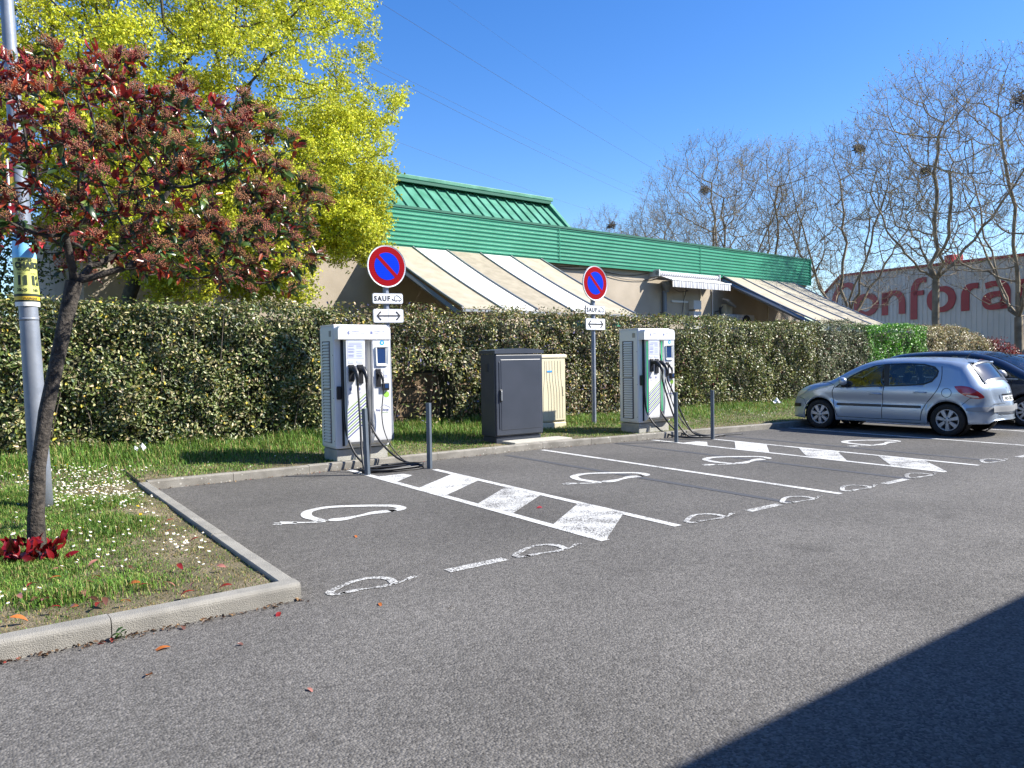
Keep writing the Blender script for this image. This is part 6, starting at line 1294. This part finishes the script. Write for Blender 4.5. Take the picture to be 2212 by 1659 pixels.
MB().box(.62, 1.1, -.70, .70, .55, .93, .06).build('dashboard', DKIN, HB); MB().lathe([(.17+.016*math.cos(a), .016*math.sin(a)) for a in np.linspace(0, 6.283, 9)], 24, 'x', (0, 0, 0)).xf(Matrix.Translation((.48, .36, .92)) @ Matrix.Rotation(rad(25), 4, 'Y')).build('steering_wheel', DKIN, HB, smooth=True); MB().box(-1.5, .9, -.72, .72, .26, .30).build('cabin_floor', DKIN, HB)
# ---- dark blue people carrier, nose to the lane
NAV = car_paint('midnight blue paint', (.012, .018, .038), .3, .25)
def carrier(loc, rz, label, zs=1.0):
    r_ = empty('dark_people_carrier', loc, rz); tag(r_, label, 'car', 'parked cars'); r_.scale = (1, 1, zs)
    c = Car(r_, [(-2.13, .36), (-2.13, .50), (-2.11, .70), (-2.06, .95), (-1.98, 1.15), (-1.85, 1.40), (-1.72, 1.50), (-1.3, 1.56), (-.7, 1.59), (-.1, 1.585), (.35, 1.535), (.8, 1.40), (1.25, 1.17), (1.55, 1.04), (1.85, .93), (2.08, .78), (2.18, .62), (2.22, .48), (2.22, .36)], [(-2.13, .36), (-1.9, .27), (-1, .22), (1, .2), (1.9, .22), (2.22, .36)], .90, 1.0, (1.38, -1.38), .375, .14, NAV)
    wa = [(1.16, 1.045), (.80, 1.25), (.50, 1.385), (.45, 1.05)]; wb = [(.38, 1.06), (.40, 1.42), (.1, 1.49), (-.25, 1.51), (-.28, 1.06)]; wc = [(-.36, 1.06), (-.34, 1.51), (-1.0, 1.50), (-1.15, 1.44), (-1.25, 1.08)]; dl = [(1.26, 1.015), (.82, 1.29), (.45, 1.45), (.1, 1.525), (-.5, 1.545), (-1.05, 1.53), (-1.35, 1.44), (-1.5, 1.2), (-1.4, 1.04), (0, 1.025)]
    c.build([inset(q, .008) for q in (wa, wb, wc)], [(.42, 1.40, .50, .66)])
    side_windows(c, dl, [wa, wb, wc], GLS, BLKP); ws = c.rib_patch('windscreen', .425, 1.395, .53, .68, GLS, .004)
    for a, b_, w0, w1 in ((.38, .43, .58, .58), (1.39, 1.47, .72, .72)): c.rib_patch('window_border', a, b_, w0, w1, BLKP, .0045, ws, 3, 14)
    MB().tube([(1.36, -.3, 1.17), (1.33, .1, 1.20), (1.25, .4, 1.25)], .012, 6).build('wiper', BLKP, r_)
    for sg in (1, -1):
        for x in (1.38, -1.38): c.wheel(x, sg, 10, RIM, False, .325)
        c.side_line('door_seam', [(1.12, 1.0), (1.05, .7), (.95, .3)], .012, SEAM, sg); c.side_line('door_seam', [(.0, 1.02), (0, .6), (.02, .3)], .012, SEAM, sg); c.side_line('chrome_strip', [(1.22, 1.005), (.6, 1.012), (0, 1.018), (-.7, 1.022), (-1.35, 1.03)], .018, RIM, sg, .008)
        c.side_patch('head_lamp', [(1.62, .93), (1.85, .86), (2.05, .74), (1.95, .68), (1.75, .74)], LCLR, sg, .008)
        for x in (.55, -.45): MB().tube([(x+.1, sg*.90, .90), (x+.06, sg*.925, .905), (x-.06, sg*.925, .905), (x-.1, sg*.90, .90)], .014, 8).build('door_handle', NAV, r_, smooth=True)
        MB().tube([(.98, sg*.86, 1.06), (.95, sg*.97, 1.10), (.94, sg*1.06, 1.12), (.94, sg*1.10, 1.10)], [.03, .08, .09, .05], 10).build('wing_mirror', RIM, r_, smooth=True)
    for x in (.1, -.85):
        for y in (-.4, .4): c.seat(x, y, .6)
    MB().box(.75, 1.3, -.72, .72, .6, 1.0, .06).build('dashboard', DKIN, r_); MB().box(-1.6, 1.0, -.75, .75, .28, .32).build('cabin_floor', DKIN, r_); MB().tube([(-1.2, .2, 1.61), (-1.28, .2, 1.72)], [.012, .004], 6).build('aerial', BLKP, r_)
    return r_
D1 = carrier((18.95, 8.35, 0), rad(-91), 'dark blue people carrier parked nose out beyond the silver car')
D2 = copy_tree(D1); D2.location = (21.7, 8.4, 0); D2.scale = (1, 1, .93); D2['label'] = 'black car just showing at the right picture edge'
